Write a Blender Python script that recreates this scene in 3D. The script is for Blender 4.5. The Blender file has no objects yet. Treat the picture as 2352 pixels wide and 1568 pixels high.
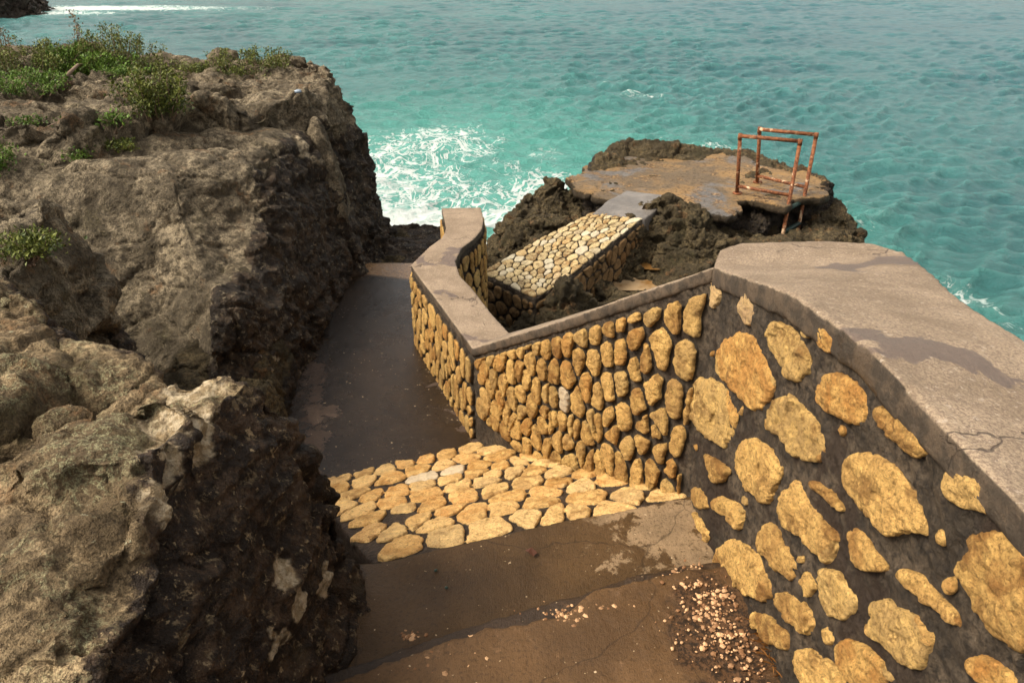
import bpy, bmesh, math, random
import numpy as np
from mathutils import Vector
random.seed(7); RS = np.random.RandomState(7)
sc = bpy.context.scene
R = math.radians
# ------------------------------------------------------------------ camera, world, sun, exposure
PITCH = R(28.0); FPX = 1700.0            # focal length in pixels of a 2352 px wide frame
cam_d = bpy.data.cameras.new('camera'); cam = bpy.data.objects.new('camera', cam_d)
sc.collection.objects.link(cam); sc.camera = cam
cam.location = (0, 0, 0); cam.rotation_euler = (R(90) - PITCH, 0, 0)
cam_d.sensor_width = 36; cam_d.lens = FPX / 2352 * 36; cam_d.clip_start = .05; cam_d.clip_end = 9000
SUN_EL, SUN_AZ = R(50), R(-108)           # azimuth measured from +Y, negative = to the left
w = bpy.data.worlds.new('World'); sc.world = w; w.use_nodes = True
wt = w.node_tree; wt.nodes.clear()
sky = wt.nodes.new('ShaderNodeTexSky'); sky.sky_type = 'NISHITA'; sky.sun_disc = False
sky.sun_elevation = SUN_EL; sky.sun_rotation = SUN_AZ; sky.air_density = 1.0; sky.dust_density = 4.0; sky.ozone_density = 1.0
hs = wt.nodes.new('ShaderNodeHueSaturation'); hs.inputs['Saturation'].default_value = .22
mx = wt.nodes.new('ShaderNodeMix'); mx.data_type = 'RGBA'; mx.blend_type = 'MULTIPLY'; mx.inputs[0].default_value = 1
mx.inputs[7].default_value = (1.0, .955, .89, 1)
bg = wt.nodes.new('ShaderNodeBackground'); bg.inputs[1].default_value = .10
wo = wt.nodes.new('ShaderNodeOutputWorld')
wt.links.new(sky.outputs[0], hs.inputs['Color']); wt.links.new(hs.outputs[0], mx.inputs[6])
wt.links.new(mx.outputs[2], bg.inputs[0]); wt.links.new(bg.outputs[0], wo.inputs[0])
sl = bpy.data.lights.new('sun', 'SUN'); sl.energy = 1.5; sl.angle = R(20); sl.color = (1, .92, .78)
so = bpy.data.objects.new('sun', sl); sc.collection.objects.link(so)
sdir = Vector((math.sin(SUN_AZ) * math.cos(SUN_EL), math.cos(SUN_AZ) * math.cos(SUN_EL), math.sin(SUN_EL)))
so.rotation_euler = sdir.to_track_quat('Z', 'Y').to_euler(); so.location = (0, 0, 30)
sc.view_settings.view_transform = 'Standard'; sc.view_settings.look = 'None'
sc.view_settings.exposure = 1.5; sc.view_settings.gamma = 1
sc.cycles.max_bounces = 5
SEA = -5.0
# ------------------------------------------------------------------ pixel rays (2352 x 1568 frame)
cp, sp_ = math.cos(PITCH), math.sin(PITCH)
def ray(u, v):
    t = (784 - v) / FPX
    return np.array([(u - 1176) / FPX, cp + t * sp_, -sp_ + t * cp])
def P(u, v, z):
    d = ray(u, v); return d * (z / d[2])
def PY(u, v, y):
    d = ray(u, v); return d * (y / d[1])
def c7(a, b): return ((1500 + a / 2.351) / 1.06293, (500 + b / 2.351) / 1.06293)
def c8(a, b): return ((1500 + a / 2.351) / 1.06293, (1000 + b / 2.351) / 1.06293)
def c6(a, b): return ((700 + a / 2.351) / 1.06293, (1000 + b / 2.351) / 1.06293)
def c4(a, b): return ((700 + a / 2.351) / 1.06293, (400 + b / 2.351) / 1.06293)
# ------------------------------------------------------------------ vectorised noise
def _h(ix, iy, iz, s):
    n = (ix.astype(np.int64) * 374761393 + iy.astype(np.int64) * 668265263 + iz.astype(np.int64) * 2147483647 + s * 1274126177) & 0xFFFFFFFF
    n = ((n ^ (n >> 13)) * 1274126177) & 0xFFFFFFFF
    n = ((n ^ (n >> 16)) * 2246822519) & 0xFFFFFFFF
    return n ^ (n >> 15)
def pn(p, s=0):                           # gradient noise, about -1..1
    f = np.floor(p); i = f.astype(np.int64); r = p - f; q = r * r * r * (r * (r * 6 - 15) + 10)
    out = 0
    for dx in (0, 1):
        for dy in (0, 1):
            for dz in (0, 1):
                h = _h(i[:, 0] + dx, i[:, 1] + dy, i[:, 2] + dz, s)
                gx = (h & 1023) / 511.5 - 1; gy = ((h >> 10) & 1023) / 511.5 - 1; gz = ((h >> 20) & 1023) / 511.5 - 1
                g = gx * (r[:, 0] - dx) + gy * (r[:, 1] - dy) + gz * (r[:, 2] - dz)
                wx = q[:, 0] if dx else 1 - q[:, 0]; wy = q[:, 1] if dy else 1 - q[:, 1]; wz = q[:, 2] if dz else 1 - q[:, 2]
                out = out + g * wx * wy * wz
    return out * 1.3
def fbm(p, o=4, s=0, g=.5, l=2.03):
    a, t, out = 1, 0, 0
    for k in range(o):
        out = out + a * pn(p * l ** k + k * 17.3, s + k); t += a; a *= g
    return out / t * 1.4
def ridged(p, o=4, s=0):
    a, t, out = 1, 0, 0
    for k in range(o):
        out = out + a * (1 - 2 * np.abs(pn(p * 2.07 ** k + k * 9.1, s + k))); t += a; a *= .5
    return out / t
def worley(p, s=0):
    f = np.floor(p).astype(np.int64); d1 = np.full(len(p), 9.); d2 = d1.copy()
    for dx in (-1, 0, 1):
        for dy in (-1, 0, 1):
            for dz in (-1, 0, 1):
                c = f + (dx, dy, dz); h = _h(c[:, 0], c[:, 1], c[:, 2], s)
                q = np.stack([(h & 1023) / 1023., ((h >> 10) & 1023) / 1023., ((h >> 20) & 1023) / 1023.], 1) + c
                d = np.sqrt(((p - q) ** 2).sum(1)); m = d < d1
                d2 = np.where(m, d1, np.minimum(d2, d)); d1 = np.where(m, d, d1)
    return d1, d2
def blocks(p, s=0):                       # blocky facets: per-cell random step and tilt, and distance to the joint
    f = np.floor(p).astype(np.int64); d1 = np.full(len(p), 9.); d2 = d1.copy(); bh = np.zeros(len(p), np.int64); bq = np.zeros_like(p)
    for dx in (-1, 0, 1):
        for dy in (-1, 0, 1):
            for dz in (-1, 0, 1):
                c = f + (dx, dy, dz); h = _h(c[:, 0], c[:, 1], c[:, 2], s)
                q = np.stack([(h & 1023) / 1023., ((h >> 10) & 1023) / 1023., ((h >> 20) & 1023) / 1023.], 1) + c
                d = np.sqrt(((p - q) ** 2).sum(1)); m = d < d1
                d2 = np.where(m, d1, np.minimum(d2, d)); d1 = np.where(m, d, d1); bh = np.where(m, h, bh); bq = np.where(m[:, None], p - q, bq)
    g = np.stack([((bh * 7) & 255) / 127.5 - 1, ((bh * 13) & 255) / 127.5 - 1, ((bh * 29) & 255) / 127.5 - 1], 1)
    return ((bh >> 5) & 1023) / 1023. - .5, (g * bq).sum(1), d2 - d1
def sstep(a, b, x):
    t = np.clip((x - a) / (b - a), 0, 1); return t * t * (3 - 2 * t)
def xyz(x, y, z=0): return np.stack([x, y, np.zeros_like(x) + z], 1)
# ------------------------------------------------------------------ objects
def link(name, me, mat=None, parent=None):
    o = bpy.data.objects.new(name, me); sc.collection.objects.link(o)
    if mat: me.materials.clear(); me.materials.append(mat)
    if parent: o.parent = parent
    return o
def tag(o, label=None, cat=None, group=None, kind=None):
    if label: o['label'] = label
    if cat: o['category'] = cat
    if group: o['group'] = group
    if kind: o['kind'] = kind
    return o
def empty(name, loc, *a, **k):
    o = bpy.data.objects.new(name, None); sc.collection.objects.link(o); o.location = loc; o.empty_display_size = .1
    tag(o, *a, **k); return o
def child(name, me, mat, parent, label=None):
    o = link(name, me, mat, parent); o.location = -parent.location
    if label: o['label'] = label
    return o
def mesh(V, F, smooth=True):
    me = bpy.data.meshes.new('m'); me.from_pydata([tuple(v) for v in V], [], F); me.update()
    if smooth: me.polygons.foreach_set('use_smooth', [True] * len(me.polygons))
    return me
def grid_faces(nr, nc):
    i = np.arange(nr * nc).reshape(nr, nc)
    return np.stack([i[:-1, :-1], i[:-1, 1:], i[1:, 1:], i[1:, :-1]], -1).reshape(-1, 4)
def fast_mesh(V, F):
    me = bpy.data.meshes.new('m'); me.vertices.add(len(V)); me.vertices.foreach_set('co', np.asarray(V, dtype=np.float32).ravel())
    F = np.asarray(F); me.loops.add(F.size); me.loops.foreach_set('vertex_index', F.ravel().astype(np.int32))
    me.polygons.add(len(F)); me.polygons.foreach_set('loop_start', np.arange(0, F.size, F.shape[1], dtype=np.int32))
    me.polygons.foreach_set('use_smooth', np.ones(len(F), dtype=bool)); me.update(calc_edges=True); me.validate(); return me
def co(me):
    a = np.empty(len(me.vertices) * 3, dtype=np.float32); me.vertices.foreach_get('co', a); return a.reshape(-1, 3).astype(np.float64)
def nor(me):
    a = np.empty(len(me.vertices) * 3, dtype=np.float32); me.vertex_normals.foreach_get('vector', a); return a.reshape(-1, 3).astype(np.float64)
def setco(me, V): me.vertices.foreach_set('co', V.astype(np.float32).ravel()); me.update()
def attr(me, name, val):
    a = me.attributes.new(name, 'FLOAT', 'POINT'); a.data.foreach_set('value', np.asarray(val, dtype=np.float32))
def remesh(me, vox):
    o = bpy.data.objects.new('tmp', me); sc.collection.objects.link(o)
    m = o.modifiers.new('r', 'REMESH'); m.mode = 'VOXEL'; m.voxel_size = vox; m.use_smooth_shade = True
    dg = bpy.context.evaluated_depsgraph_get(); dg.update()
    r = bpy.data.meshes.new_from_object(o.evaluated_get(dg)); bpy.data.objects.remove(o); bpy.data.meshes.remove(me); return r
def strip_solid(st, th=None, zb=None):    # stations [(inner xyz),(outer xyz)] -> closed solid
    V, F = [], []
    for a, b in st:
        za = a[2] - th if th else (zb(a) if callable(zb) else zb); zc = b[2] - th if th else (zb(b) if callable(zb) else zb)
        V += [tuple(a), tuple(b), (b[0], b[1], zc), (a[0], a[1], za)]
    n = len(st)
    for i in range(n - 1):
        q = 4 * i
        for k in range(4): F.append((q + k, q + (k + 1) % 4, q + 4 + (k + 1) % 4, q + 4 + k))
    F += [(3, 2, 1, 0), (4 * n - 4, 4 * n - 3, 4 * n - 2, 4 * n - 1)]
    return mesh(V, F)
def poly_solid(top, zb):                  # plan polygon with heights -> prism
    n = len(top); V = [tuple(p) for p in top] + [(p[0], p[1], zb) for p in top]
    F = [tuple(range(n)), tuple(range(2 * n - 1, n - 1, -1))] + [(i, i + n, (i + 1) % n + n, (i + 1) % n) for i in range(n)]
    me = mesh(V, F); bm = bmesh.new(); bm.from_mesh(me); bmesh.ops.triangulate(bm, faces=bm.faces[:]); bmesh.ops.recalc_face_normals(bm, faces=bm.faces[:]); bm.to_mesh(me); bm.free(); return me
# ------------------------------------------------------------------ material helper
class M:
    def __init__(s, name):
        s.m = bpy.data.materials.new(name); s.m.use_nodes = True; s.t = s.m.node_tree; s.n = s.t.nodes; s.l = s.t.links
        s.b = s.n['Principled BSDF']; s.pos = s.n.new('ShaderNodeNewGeometry').outputs['Position']; s.h = None
    def new(s, ty, **k):
        x = s.n.new(ty)
        for a, b in k.items(): setattr(x, a, b)
        return x
    def put(s, sock, val):
        if isinstance(val, bpy.types.NodeSocket): s.l.new(val, sock)
        elif isinstance(val, tuple) and len(val) == 3 and sock.type == 'RGBA': sock.default_value = (*val, 1)
        else: sock.default_value = val
    def noise(s, sc_=5, det=6, rough=.6, dist=0, vec=None, col=False):
        x = s.new('ShaderNodeTexNoise'); s.put(x.inputs['Vector'], vec or s.pos)
        x.inputs['Scale'].default_value = sc_; x.inputs['Detail'].default_value = det; x.inputs['Roughness'].default_value = rough; x.inputs['Distortion'].default_value = dist
        return x.outputs['Color' if col else 'Fac']
    def vor(s, sc_=5, feat='F1', vec=None, rnd=1, out='Distance'):
        x = s.new('ShaderNodeTexVoronoi', feature=feat); s.put(x.inputs['Vector'], vec or s.pos); x.inputs['Scale'].default_value = sc_; x.inputs['Randomness'].default_value = rnd
        return x.outputs[out]
    def math(s, op, a, b=0., c=0.):
        x = s.new('ShaderNodeMath', operation=op); s.put(x.inputs[0], a); s.put(x.inputs[1], b); s.put(x.inputs[2], c); return x.outputs[0]
    def ramp(s, v, a, b, lo=0., hi=1.):
        x = s.new('ShaderNodeMapRange'); x.interpolation_type = 'SMOOTHSTEP'; s.put(x.inputs[0], v)
        x.inputs[1].default_value = a; x.inputs[2].default_value = b; x.inputs[3].default_value = lo; x.inputs[4].default_value = hi; return x.outputs[0]
    def mix(s, f, a, b, mode='MIX'):
        x = s.new('ShaderNodeMix', data_type='RGBA', blend_type=mode); s.put(x.inputs[0], f); s.put(x.inputs[6], a); s.put(x.inputs[7], b); return x.outputs[2]
    def scale(s, vec, k):
        x = s.new('ShaderNodeVectorMath', operation='MULTIPLY'); s.put(x.inputs[0], vec); x.inputs[1].default_value = k; return x.outputs[0]
    def warp(s, amt, sc_):
        x = s.new('ShaderNodeVectorMath', operation='MULTIPLY_ADD'); s.put(x.inputs[0], s.noise(sc_, 3, col=True)); x.inputs[1].default_value = (amt,) * 3; s.put(x.inputs[2], s.pos); return x.outputs[0]
    def at(s, name): x = s.new('ShaderNodeAttribute'); x.attribute_name = name; return x.outputs['Fac']
    def bump(s, h, dist=.01, st=1.):
        x = s.new('ShaderNodeBump'); x.inputs['Strength'].default_value = st; x.inputs['Distance'].default_value = dist; s.put(x.inputs['Height'], h)
        if s.h: s.l.new(s.h, x.inputs['Normal'])
        s.h = x.outputs[0]
    def done(s, col, rough=.85, spec=.3):
        s.put(s.b.inputs['Base Color'], col); s.put(s.b.inputs['Roughness'], rough); s.b.inputs['Specular IOR Level'].default_value = spec
        if s.h: s.l.new(s.h, s.b.inputs['Normal'])
        return s.m
def rock_mat(name, light, mid, dark, moss=(.10, .075, .03), fine=1., pale=.5):
    m = M(name)
    n1 = m.noise(1.6, 8, .65); n2 = m.noise(7 * fine, 8, .72); n3 = m.noise(34 * fine, 5, .7); n4 = m.noise(120 * fine, 3, .7)
    c = m.mix(m.ramp(n2, .42, .57), mid, light)
    c = m.mix(m.ramp(n1, .46, .60, 0, .8), c, m.mix(m.ramp(n3, .4, .6), mid, tuple(x * .55 for x in mid)))
    c = m.mix(m.math('MULTIPLY', m.ramp(m.noise(3.1, 6, .7), .53, .64), .75), c, moss)
    c = m.mix(m.math('MULTIPLY', m.ramp(m.noise(4.3, 6, .7), .57, .64), .55), c, (.30, .15, .06))
    c = m.mix(m.ramp(n3, .35, .60, .0, .65), tuple(x * .5 for x in mid), c) if False else c
    c = m.mix(m.ramp(n3, .36, .58, .85, 0), c, tuple(x * .4 for x in mid))
    c = m.mix(m.ramp(n3, .64, .74, 0, pale), c, tuple(min(.75, x * 1.9) for x in light))
    web = m.ramp(m.math('ABSOLUTE', m.math('SUBTRACT', m.noise(19 * fine, 7, .78, .3), .5)), 0, .03, 1, 0); web = m.math('MULTIPLY', web, m.ramp(m.noise(5, 4), .45, .60, 0, .6))
    c = m.mix(m.math('MULTIPLY', web, pale), c, tuple(min(.8, x * 1.7) for x in light)); c = m.mix(m.ramp(n4, .40, .50, .6, 0), c, tuple(x * .35 for x in mid))
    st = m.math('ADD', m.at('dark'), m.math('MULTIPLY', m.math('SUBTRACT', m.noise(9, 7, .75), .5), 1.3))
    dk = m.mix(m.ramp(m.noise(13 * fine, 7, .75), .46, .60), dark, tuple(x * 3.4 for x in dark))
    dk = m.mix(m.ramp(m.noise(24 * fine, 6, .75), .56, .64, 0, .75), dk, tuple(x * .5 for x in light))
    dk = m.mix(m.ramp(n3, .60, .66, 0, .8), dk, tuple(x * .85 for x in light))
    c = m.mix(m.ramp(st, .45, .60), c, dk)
    c = m.mix(m.math('MULTIPLY', m.ramp(m.at('pale'), 0, 1, 0, .9), m.ramp(m.noise(16, 7, .75), .36, .52, .25, 1)), c, m.mix(m.ramp(n3, .42, .56), tuple(x * .75 for x in light), (.80, .64, .42)))
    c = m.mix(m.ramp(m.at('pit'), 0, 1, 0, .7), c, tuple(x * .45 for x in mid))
    m.bump(n2, .07 / fine, 1.); m.bump(m.vor(22 * fine, vec=m.warp(.05, 8)), .03 / fine, .8); m.bump(n3, .04 / fine, 1.); m.bump(n4, .014 / fine, 1.)
    return m.done(c, m.ramp(st, .4, .7, .88, .62), .3)
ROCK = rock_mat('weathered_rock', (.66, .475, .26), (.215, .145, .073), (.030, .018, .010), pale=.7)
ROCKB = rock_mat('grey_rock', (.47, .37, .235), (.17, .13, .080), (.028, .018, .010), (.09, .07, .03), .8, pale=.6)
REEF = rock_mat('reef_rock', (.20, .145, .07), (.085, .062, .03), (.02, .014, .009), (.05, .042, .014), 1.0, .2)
def stone_mat(name, lo, hi, white=(.75, .66, .50), bumpk=1.):
    m = M(name); t = m.at('tint')
    n2 = m.noise(16, 7, .7); n3 = m.noise(70, 5, .7)
    c = m.mix(m.ramp(t, 0, 1), lo, hi); c = m.mix(m.ramp(m.math('FRACT', m.math('MULTIPLY', t, 7.31)), .6, 1., 0, .6), c, tuple(q * z for q, z in zip(hi, (.85, .62, .40)))); c = m.mix(m.ramp(m.math('FRACT', m.math('MULTIPLY', t, 13.7)), .6, 1., 0, .5), c, tuple(q * z for q, z in zip(hi, (.75, .9, 1.15)))); c = m.mix(m.ramp(n2, .38, .66, .0, .6), c, tuple(min(1, x * 1.35) for x in hi))
    c = m.mix(m.ramp(m.noise(9, 6, .7), .52, .66, 0, .7), c, tuple(x * .62 for x in lo))
    c = m.mix(m.ramp(n3, .34, .46, .6, 0), c, tuple(x * .5 for x in lo)); c = m.mix(m.ramp(m.noise(150, 4, .75), .40, .47, .45, 0), c, tuple(x * .45 for x in lo))
    c = m.mix(m.ramp(m.at('wht'), .5, .9), c, white)
    c = m.mix(m.ramp(m.math('ADD', m.at('rim'), m.math('MULTIPLY', m.noise(40, 4, .7), .5)), .95, 1.25), c, (.06, .045, .03))
    m.bump(m.noise(22, 6, .65), .05 * bumpk, 1.); m.bump(m.noise(55, 6, .75, .3, vec=m.scale(m.pos, (1, 1, 1.7))), .03 * bumpk, 1.); m.bump(m.vor(60, vec=m.warp(.03, 20)), .005 * bumpk, .7)
    return m.done(c, .8, .3)
STONE = stone_mat('wall_stone', (.38, .18, .045), (.80, .465, .145))
COBBLE = stone_mat('cobble_stone', (.50, .245, .06), (.80, .50, .20), bumpk=.45)
COBBLE.node_tree.nodes['Principled BSDF'].inputs['Roughness'].default_value = .42
PALE = stone_mat('pale_stone', (.30, .165, .06), (.80, .60, .31), (.86, .76, .55))
DSTONE = stone_mat('shaded_side_stone', (.16, .09, .03), (.34, .20, .08))  # darker copy for the walkway side, its shade put into the colour
def mortar_mat(name='mortar', a=(.135, .096, .060), b=(.050, .035, .021), r=.75):
    m = M(name); c = m.mix(m.ramp(m.noise(6, 7, .7), .38, .62), b, a); c = m.mix(m.ramp(m.noise(45, 5, .7), .35, .6), tuple(x * .5 for x in b), c)
    c = m.mix(m.ramp(m.noise(2.4, 6, .72), .52, .60, 0, .8), c, (.030, .016, .008))
    m.bump(m.noise(28, 7, .75), .035, .9); m.bump(m.vor(45, vec=m.warp(.03, 12)), .012, .7); m.bump(m.noise(110, 4, .7), .006, 1)
    return m.done(c, r, .35)
MORTAR = mortar_mat()
CMORTAR = mortar_mat('cobble_mortar', (.095, .062, .040), (.045, .029, .019), .5)
def coping_mat():
    m = M('coping_concrete')
    g = m.noise(160, 4, .8); n = m.noise(5, 7, .65)
    c = m.mix(m.ramp(n, .35, .65), (.235, .17, .105), (.37, .275, .18)); c = m.mix(m.ramp(g, .38, .60, .8, 0), c, (.15, .10, .07))
    c = m.mix(m.ramp(m.noise(60, 3, .7), .60, .68, 0, .5), c, (.52, .42, .32))
    stn = m.math('MULTIPLY', m.ramp(m.noise(2.6, 5, .55, .4, vec=m.scale(m.pos, (1, 1, 1))), .585, .60), .85)
    c = m.mix(stn, c, (.12, .082, .062))
    cr = m.vor(1.9, 'DISTANCE_TO_EDGE', vec=m.warp(.16, 7)); crm = m.math('MULTIPLY', m.ramp(cr, .0015, .007, 1, 0), m.ramp(m.noise(2.1, 3), .47, .55))
    c = m.mix(m.math('MULTIPLY', crm, .75), c, (.06, .04, .03))
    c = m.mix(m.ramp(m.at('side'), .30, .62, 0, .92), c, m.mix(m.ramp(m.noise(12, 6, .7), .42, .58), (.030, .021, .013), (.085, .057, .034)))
    m.bump(g, .006, .9); m.bump(m.noise(26, 5, .7), .012, .6); m.bump(m.math('SUBTRACT', 1., crm), .008, .6)
    return m.done(c, m.ramp(stn, 0, .8, .72, .4), .35)
COPING = coping_mat()
def wet_concrete(name, wet, dry, spec=.4, rgh=.25, streak=True, fc=((.32, .19, .09), (.16, .09, .045))):
    m = M(name)
    n = m.noise(3, 6, .6); g = m.noise(90, 5, .75)
    cw = m.mix(m.ramp(n, .35, .65), wet, tuple(x * 1.6 for x in wet)); cd = m.mix(m.ramp(m.noise(7, 6, .7), .35, .65), dry, tuple(x * .7 for x in dry))
    k = m.ramp(m.math('ADD', m.at('dry'), m.math('MULTIPLY', m.math('SUBTRACT', m.noise(9, 8, .72, .5), .5), 1.5)), .46, .54)
    c = m.mix(k, cw, cd); c = m.mix(m.ramp(g, .35, .5, .6, 0), c, tuple(x * .5 for x in wet))
    c = m.mix(m.ramp(m.noise(55, 2, .5), .715, .75, 0, .9), c, (.45, .33, .20))
    c = m.mix(m.ramp(m.at('fine'), 0, 1, 0, 1), c, m.mix(m.ramp(m.noise(60, 5, .8), .44, .56), *fc))
    cr = m.vor(1.3, 'DISTANCE_TO_EDGE', vec=m.warp(.3, 3)); crm = m.ramp(cr, .001, .006, 1, 0)
    c = m.mix(m.math('MULTIPLY', crm, .5), c, tuple(x * .35 for x in wet))
    m.bump(g, .004, .7); m.bump(m.noise(260, 2, .6, vec=m.scale(m.pos, (1, .15, 1))), .0015, .8 if streak else .2); m.bump(m.noise(14, 6, .7), .012, .5)
    return m.done(c, m.math('ADD', m.ramp(k, 0, 1, rgh, .62), m.ramp(m.noise(5, 5), .35, .7, -.04, .16)), spec)
LANDING = wet_concrete('wet_landing_concrete', (.018, .011, .006), (.075, .047, .031), spec=.35, rgh=.2)
STEP = wet_concrete('wet_step_concrete', (.050, .027, .010), (.25, .165, .09), spec=.22, rgh=.46)
SLAB = wet_concrete('rough_step_concrete', (.072, .038, .015), (.17, .095, .045), spec=.25, rgh=.55, fc=((.020, .011, .005), (.085, .042, .018)))
LEDGE = wet_concrete('dark_ledge_concrete', (.028, .016, .008), (.09, .05, .026), spec=.3, rgh=.45)
# ------------------------------------------------------------------ stones
def clip_poly(poly, a, b, c):             # keep a*x + b*y <= c
    out = []
    for i in range(len(poly)):
        p, q = poly[i], poly[(i + 1) % len(poly)]
        dp, dq = a * p[0] + b * p[1] - c, a * q[0] + b * q[1] - c
        if dp <= 0: out.append(p)
        if dp * dq < 0:
            t = dp / (dp - dq); out.append((p[0] + t * (q[0] - p[0]), p[1] + t * (q[1] - p[1])))
    return out
def voronoi(seeds, box, sy=1., rad=None, cuts=()):
    S = np.array([(x, y * sy) for x, y in seeds]); cells = []
    bx = [(box[0], box[1] * sy), (box[2], box[1] * sy), (box[2], box[3] * sy), (box[0], box[3] * sy)]
    for i, s in enumerate(S):
        d = ((S - s) ** 2).sum(1); poly = bx
        if rad:
            for k in range(9):
                a = k * 2 * math.pi / 9 + i; nx, ny = math.cos(a), math.sin(a); poly = clip_poly(poly, nx, ny, nx * s[0] + ny * s[1] + rad * (.85 + .15 * math.sin(i * 7.3 + k * 2.1)))
        for (ca, cb, cc) in cuts: poly = clip_poly(poly, ca, cb / sy, cc)
        for j in np.argsort(d)[1:16]:
            n = S[j] - s
            if n @ n < 1e-12: continue
            poly = clip_poly(poly, n[0], n[1], n @ ((S[j] + s) / 2))
            if len(poly) < 3: break
        cells.append([(x, y / sy) for x, y in poly] if len(poly) > 2 else None)
    return cells
def relax(seeds, box, sy, it=2, keep=0):
    for _ in range(it):
        cs = voronoi(seeds, box, sy)
        seeds = [s if (c is None or i < keep) else tuple(np.mean(c, 0) * .7 + np.array(s) * .3) for i, (s, c) in enumerate(zip(seeds, cs))]
    return seeds
def outline(poly, n=36, gap=.01, rough=.05, seed=0, cut=2):
    p = np.array(poly, float)
    for _ in range(cut):
        q = np.roll(p, -1, 0); p = np.stack([p * .75 + q * .25, p * .25 + q * .75], 1).reshape(-1, 2)
    q = np.roll(p, -1, 0); L = np.sqrt(((q - p) ** 2).sum(1)); s = np.concatenate([[0], np.cumsum(L)]); tot = s[-1]
    if tot < 1e-6: return None
    pc = np.vstack([p, p[:1]]); t = np.linspace(0, tot, n, endpoint=False)
    o = np.stack([np.interp(t, s, pc[:, 0]), np.interp(t, s, pc[:, 1])], 1)
    c = o.mean(0); r = o - c; l = np.sqrt((r ** 2).sum(1)) + 1e-9
    th = np.arctan2(r[:, 1], r[:, 0]); ns = pn(np.stack([np.cos(th) * 2.2 + seed * 3.7, np.sin(th) * 2.2, np.full(n, seed * 1.3)], 1)) + .5 * pn(np.stack([np.cos(th) * 6 + seed, np.sin(th) * 6, np.full(n, seed * 2.3)], 1))
    f = np.clip((l - gap) / l, .3, 1) * (1 + rough * ns)
    return c + r * f[:, None]
class Stones:
    def __init__(s): s.V, s.F, s.t, s.w, s.r, s.n = [], [], [], [], [], 0
    def add(s, pts3, N, dome, sink=.02, tint=None, white=0, rings=6, tilt=0):
        pts = np.array(pts3); n = len(pts); c = pts.mean(0); N = np.array(N, float); k = random.random() * 50
        size = np.sqrt(((pts - c) ** 2).sum(1)).mean()
        prof = [(1.03, -sink), (1.0, .0), (.975, dome * .62), (.93, dome * .88), (.82, dome * 1.0), (.68, dome * 1.04), (.54, dome * 1.06), (.40, dome * 1.06), (.27, dome * 1.05), (.13, dome * 1.05)]
        if rings < 9: prof = [prof[i] for i in (0, 1, 2, 3, 4, 6, 8)][:rings + 1]
        tl = np.array([random.uniform(-1, 1), random.uniform(-1, 1), random.uniform(-1, 1)]) * tilt
        vs = []
        for f, h in prof:
            q = c + (pts - c) * f
            nz = pn(q * (1.1 / max(size, .02)) + k) * .40 + (1 - 2 * np.abs(pn(q * (2.0 / max(size, .02)) + k))) * .28 + pn(q * (5.0 / max(size, .02)) + k) * .22 + pn(q * 60 + k) * .16
            vs.append(q + N * (h + (0 if h <= 0 else 1) * (max(dome, .016) * nz * (1.2 - f * .5) + dome * 1.2 * ((q - c) @ tl) / max(size, .01)))[:, None] if isinstance(nz, np.ndarray) else q)
        dome0 = dome; top = c + N * dome * (1.05 + .3 * pn(np.array([c * (1.1 / size) + k]))[0]); vs.append(top[None])
        b = s.n; m = len(prof); s.F.append(tuple(range(b, b + n)))
        for i in range(m - 1):
            for j in range(n): s.F.append((b + i * n + j, b + i * n + (j + 1) % n, b + (i + 1) * n + (j + 1) % n, b + (i + 1) * n + j))
        for j in range(n): s.F.append((b + (m - 1) * n + j, b + (m - 1) * n + (j + 1) % n, b + m * n))
        s.V.append(np.vstack(vs)); cnt = m * n + 1; s.n += cnt
        s.t += [random.random() if tint is None else tint] * cnt; s.w += [white] * cnt
        s.r += [1.0] * (2 * n) + [.75] * n + [.3] * n + [0] * (cnt - 4 * n)
    def build(s, name, mat, parent, label=None, fine=None, amp=1.):
        V = np.vstack(s.V); me = mesh(V, s.F); bm = bmesh.new(); bm.from_mesh(me); bmesh.ops.recalc_face_normals(bm, faces=bm.faces[:]); bm.to_mesh(me); bm.free()
        if fine:                           # rough hewn surface: remesh finely, then cut relief into it
            vox, pl = fine; cen = np.array([v[:-1].mean(0) for v in s.V]); i0 = np.cumsum([0] + [len(v) for v in s.V])[:-1]; tt = np.array(s.t)[i0]; ww = np.array(s.w)[i0]; rad = np.array([np.linalg.norm(v[:20] - v[:-1].mean(0), axis=1).mean() for v in s.V])
            me = remesh(me, vox); V = co(me); N = nor(me)
            d = np.stack([np.linalg.norm(V - c, axis=1) / q for c, q in zip(cen, rad)], 1); k = d.argmin(1); sh = cen[k] * 31.7
            W = V + .02 * np.stack([fbm(V * 16, 2, 1), fbm(V * 16, 2, 2), fbm(V * 16, 2, 3)], 1) + sh * .1
            g1, t1, e1 = blocks(W * (13, 13, 17) + sh, 41); w1, _ = worley(W * 60, 43)
            h = .0075 * ridged(W * 11 + sh, 4, 40) + .010 * t1 * .6 + .005 * g1 + .005 * fbm(V * 38, 4, 44) - .0022 * (1 - sstep(.1, .5, w1)); h -= h.mean()
            dp = (V - pl[0]) @ pl[1]; setco(me, V + N * (h * amp * .9 * sstep(-.004, .006, dp) * np.clip(rad[k] / .07, .45, 1.2))[:, None]); attr(me, 'tint', tt[k]); attr(me, 'wht', ww[k]); attr(me, 'rim', 1 - sstep(.0, .007, dp)); return child(name, me, mat, parent, label)
        attr(me, 'tint', s.t); attr(me, 'wht', s.w); attr(me, 'rim', s.r); return child(name, me, mat, parent, label)
def plane_from(pts):
    A = np.array(pts, float); c = A.mean(0); n = np.linalg.svd(A - c)[2][2]
    if n @ c > 0: n = -n                   # towards the camera at the origin
    return c, n
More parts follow.
